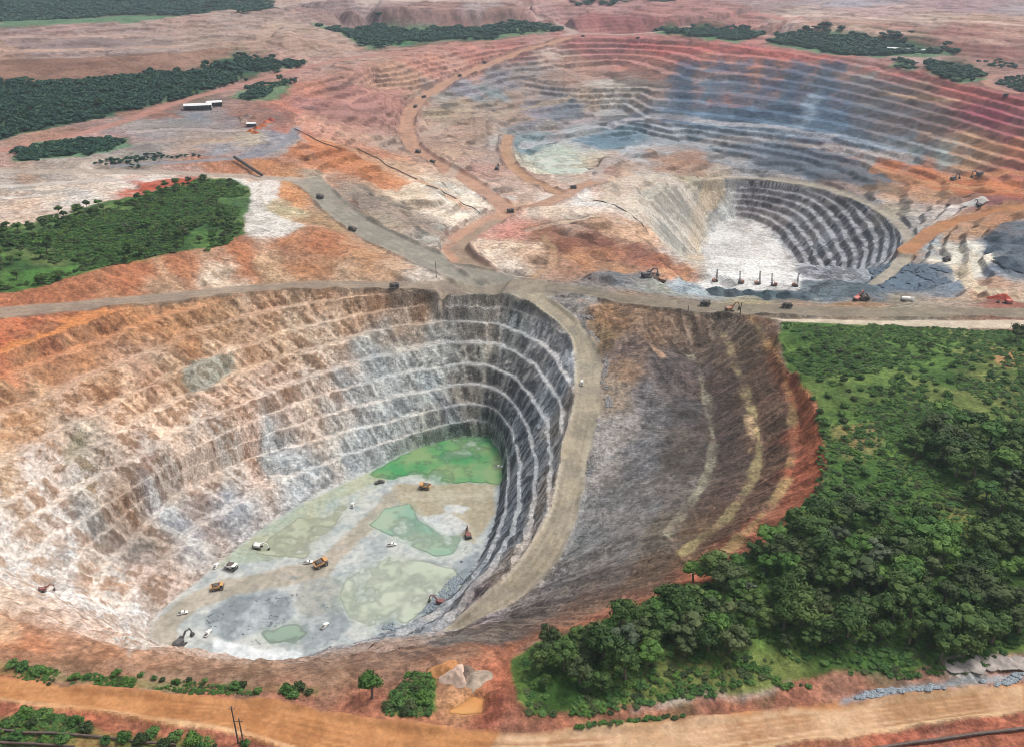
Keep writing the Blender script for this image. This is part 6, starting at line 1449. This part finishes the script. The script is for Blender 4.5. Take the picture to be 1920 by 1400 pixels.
for i, (a, b, c) in enumerate(((470,247,'b06a44'),(482,242,'a85c3c'),(492,237,'b46a48'),(500,230,'b87058'),(478,250,'9c5a3c'),(508,226,'9c4c40'),(452,224,'8c7468'),(465,218,'807068'),(455,228,'948478'),(476,222,'8a6c60'))):
    heap(a, b, 5.0, 3.6, c, ('rusty', 'grey brown')[i > 5] + ' stockpile, ' + ('first', 'second', 'third', 'fourth', 'fifth', 'sixth', 'first', 'second', 'third', 'fourth')[i] + ' of its colour from the front of the yard', GY, 'stockpile')
heap(1840, 383, 14, 8, 'd0ccc6', 'white rock heap behind the black excavator on the right of the far pit', 'heaps in the far pit'); heap(1795, 378, 10, 5, '8c7468', 'brown rock heap left of the white heap', 'heaps in the far pit')
heap(1880, 560, 8, 4, 'a04c3c', 'red soil heap at the right end of the neck', 'heaps in the far pit'); heap(1905, 556, 9, 4, 'c0a890', 'cream heap at the right end of the neck', 'heaps in the far pit')
for i, (a, b, r_) in enumerate(((1868,470,8),(1890,490,9),(1912,455,9),(1905,500,8))): heap(a, b, r_, 4.5, '505c68', ('first', 'second', 'third', 'fourth')[i] + ' of the big dark rock heaps at the right edge beside the pale yard', 'heaps in the far pit')
heap(1530, 462, 4, 2, '707478', 'small dark heap on the inner benches', 'heaps in the far pit')
for i, (a, b, c) in enumerate(((1345,548,'58646a'),(1375,552,'4e5a60'),(1405,553,'46545c'),(1440,555,'4a5a60'),(1475,556,'44525a'),(1510,558,'5c6870'))):
    heap(a, b, 9, 5.0, c, ('first', 'second', 'third', 'fourth', 'fifth', 'sixth')[i] + ' dark rock heap from the left below the drill rigs', 'dark heaps below the drill rigs')
# broken rock lying about: one mass each
def rock_mesh(seed):
    bm = bmesh.new(); bmesh.ops.create_icosphere(bm, subdivisions=1, radius=1); r = np.random.RandomState(seed)
    for v in bm.verts: v.co *= r.uniform(.65, 1.15); v.co.z *= .75
    me = bpy.data.meshes.new('boulder'); bm.to_mesh(me); bm.free(); me.materials.append(M_HEAP); return me
BOULD = []
for i, (a, b) in enumerate(((1650,1296),(1745,1287),(1842,1279))):
    p = hit(a, b, Z); o = bpy.data.objects.new('boulder', rock_mesh(i)); COL.objects.link(o); o.location = (p[0], p[1], p[2] + .5); o.scale = (1.6, 1.3, 1.3); o.color = (*rgb('98a2aa'), 1)
    o['label'] = ('leftmost', 'middle', 'rightmost')[i] + ' large boulder in the grey rock strip beside the foreground road'; o['category'] = 'boulder'; o['group'] = 'large boulders in the grey strip'; BOULD.append(o)
def rubble(pts, n, lb, size, seed, c, thr=-.1):
    s_ = scatter(pts, n, size[0] * .6, rv, lambda x, y: fbm(x, y, 11, 3, 193) > thr)
    if s_: o = stuff('rubble', s_, BOULD, lb, size, seed, 'rubble', .1); o.color = (*rgb(c), 1)
rubble([(1565,1318),(1700,1302),(1920,1272),(1920,1262),(1760,1278),(1580,1300)], 1500, 'strip of grey broken rock along the foreground road', (.7, 2.4, .8, 1.1), 31, '98a2aa', -9)
rubble([(1640,500),(1700,495),(1780,505),(1795,530),(1740,548),(1650,550)], 900, 'dark broken rock spread right of the inner pit', (1.5, 5, .7, 1.0), 32, '6c7a88')
rubble([(850,1050),(905,1030),(880,1075),(840,1120),(790,1150),(740,1175),(700,1180),(790,1130),(830,1090)], 500, 'grey rubble along the right foot of the near pit wall', (.7, 2.4, .7, 1.0), 33, '8c98a0')
rubble([(395,1145),(450,1118),(560,1105),(640,1140),(620,1200),(560,1160),(430,1195)], 170, 'scattered grey rubble on the near part of the pit floor', (.4, 1.4, .7, 1.0), 34, '8e989e', .25)
rubble([(240,1225),(252,1175),(300,1155),(330,1170),(335,1215)], 200, 'pale fallen rock at the left end of the pit floor', (.6, 2.0, .7, 1.0), 35, 'c8c6c2')
rubble([(1080,560),(1110,640),(1125,740),(1115,800),(1095,900),(1110,900),(1140,800),(1145,740),(1140,660),(1120,600)], 420, 'grey rubble along the outer edge of the ramp', (.6, 2.0, .7, 1.0), 36, '9a9a9a')
print('things', time.time() - T0)
# ------------------------------------------------------------------ air
hz = bpy.data.meshes.new('haze'); hb = bmesh.new(); bmesh.ops.create_cube(hb, size=1); hb.to_mesh(hz); hb.free()
ho = bpy.data.objects.new('haze', hz); COL.objects.link(ho); ho['kind'] = 'stuff'; ho['label'] = 'thin pale haze over the whole mine'; ho['category'] = 'haze'
z0_, z1_ = float(Z.min()) - 8, 275.0
ho.scale = (240000, 190000, z1_ - z0_); ho.location = (0, 40000, (z0_ + z1_) / 2)
hm_ = bpy.data.materials.new('haze_air'); hm_.use_nodes = True; hn = hm_.node_tree; hn.nodes.clear()
h_out = hn.nodes.new('ShaderNodeOutputMaterial'); h_v = hn.nodes.new('ShaderNodeVolumePrincipled')
h_v.inputs['Color'].default_value = (.70, .84, 1.0, 1); h_v.inputs['Density'].default_value = HAZE_D; h_v.inputs['Anisotropy'].default_value = .2
hn.links.new(h_v.outputs[0], h_out.inputs['Volume']); hz.materials.append(hm_)
print('done', time.time() - T0)
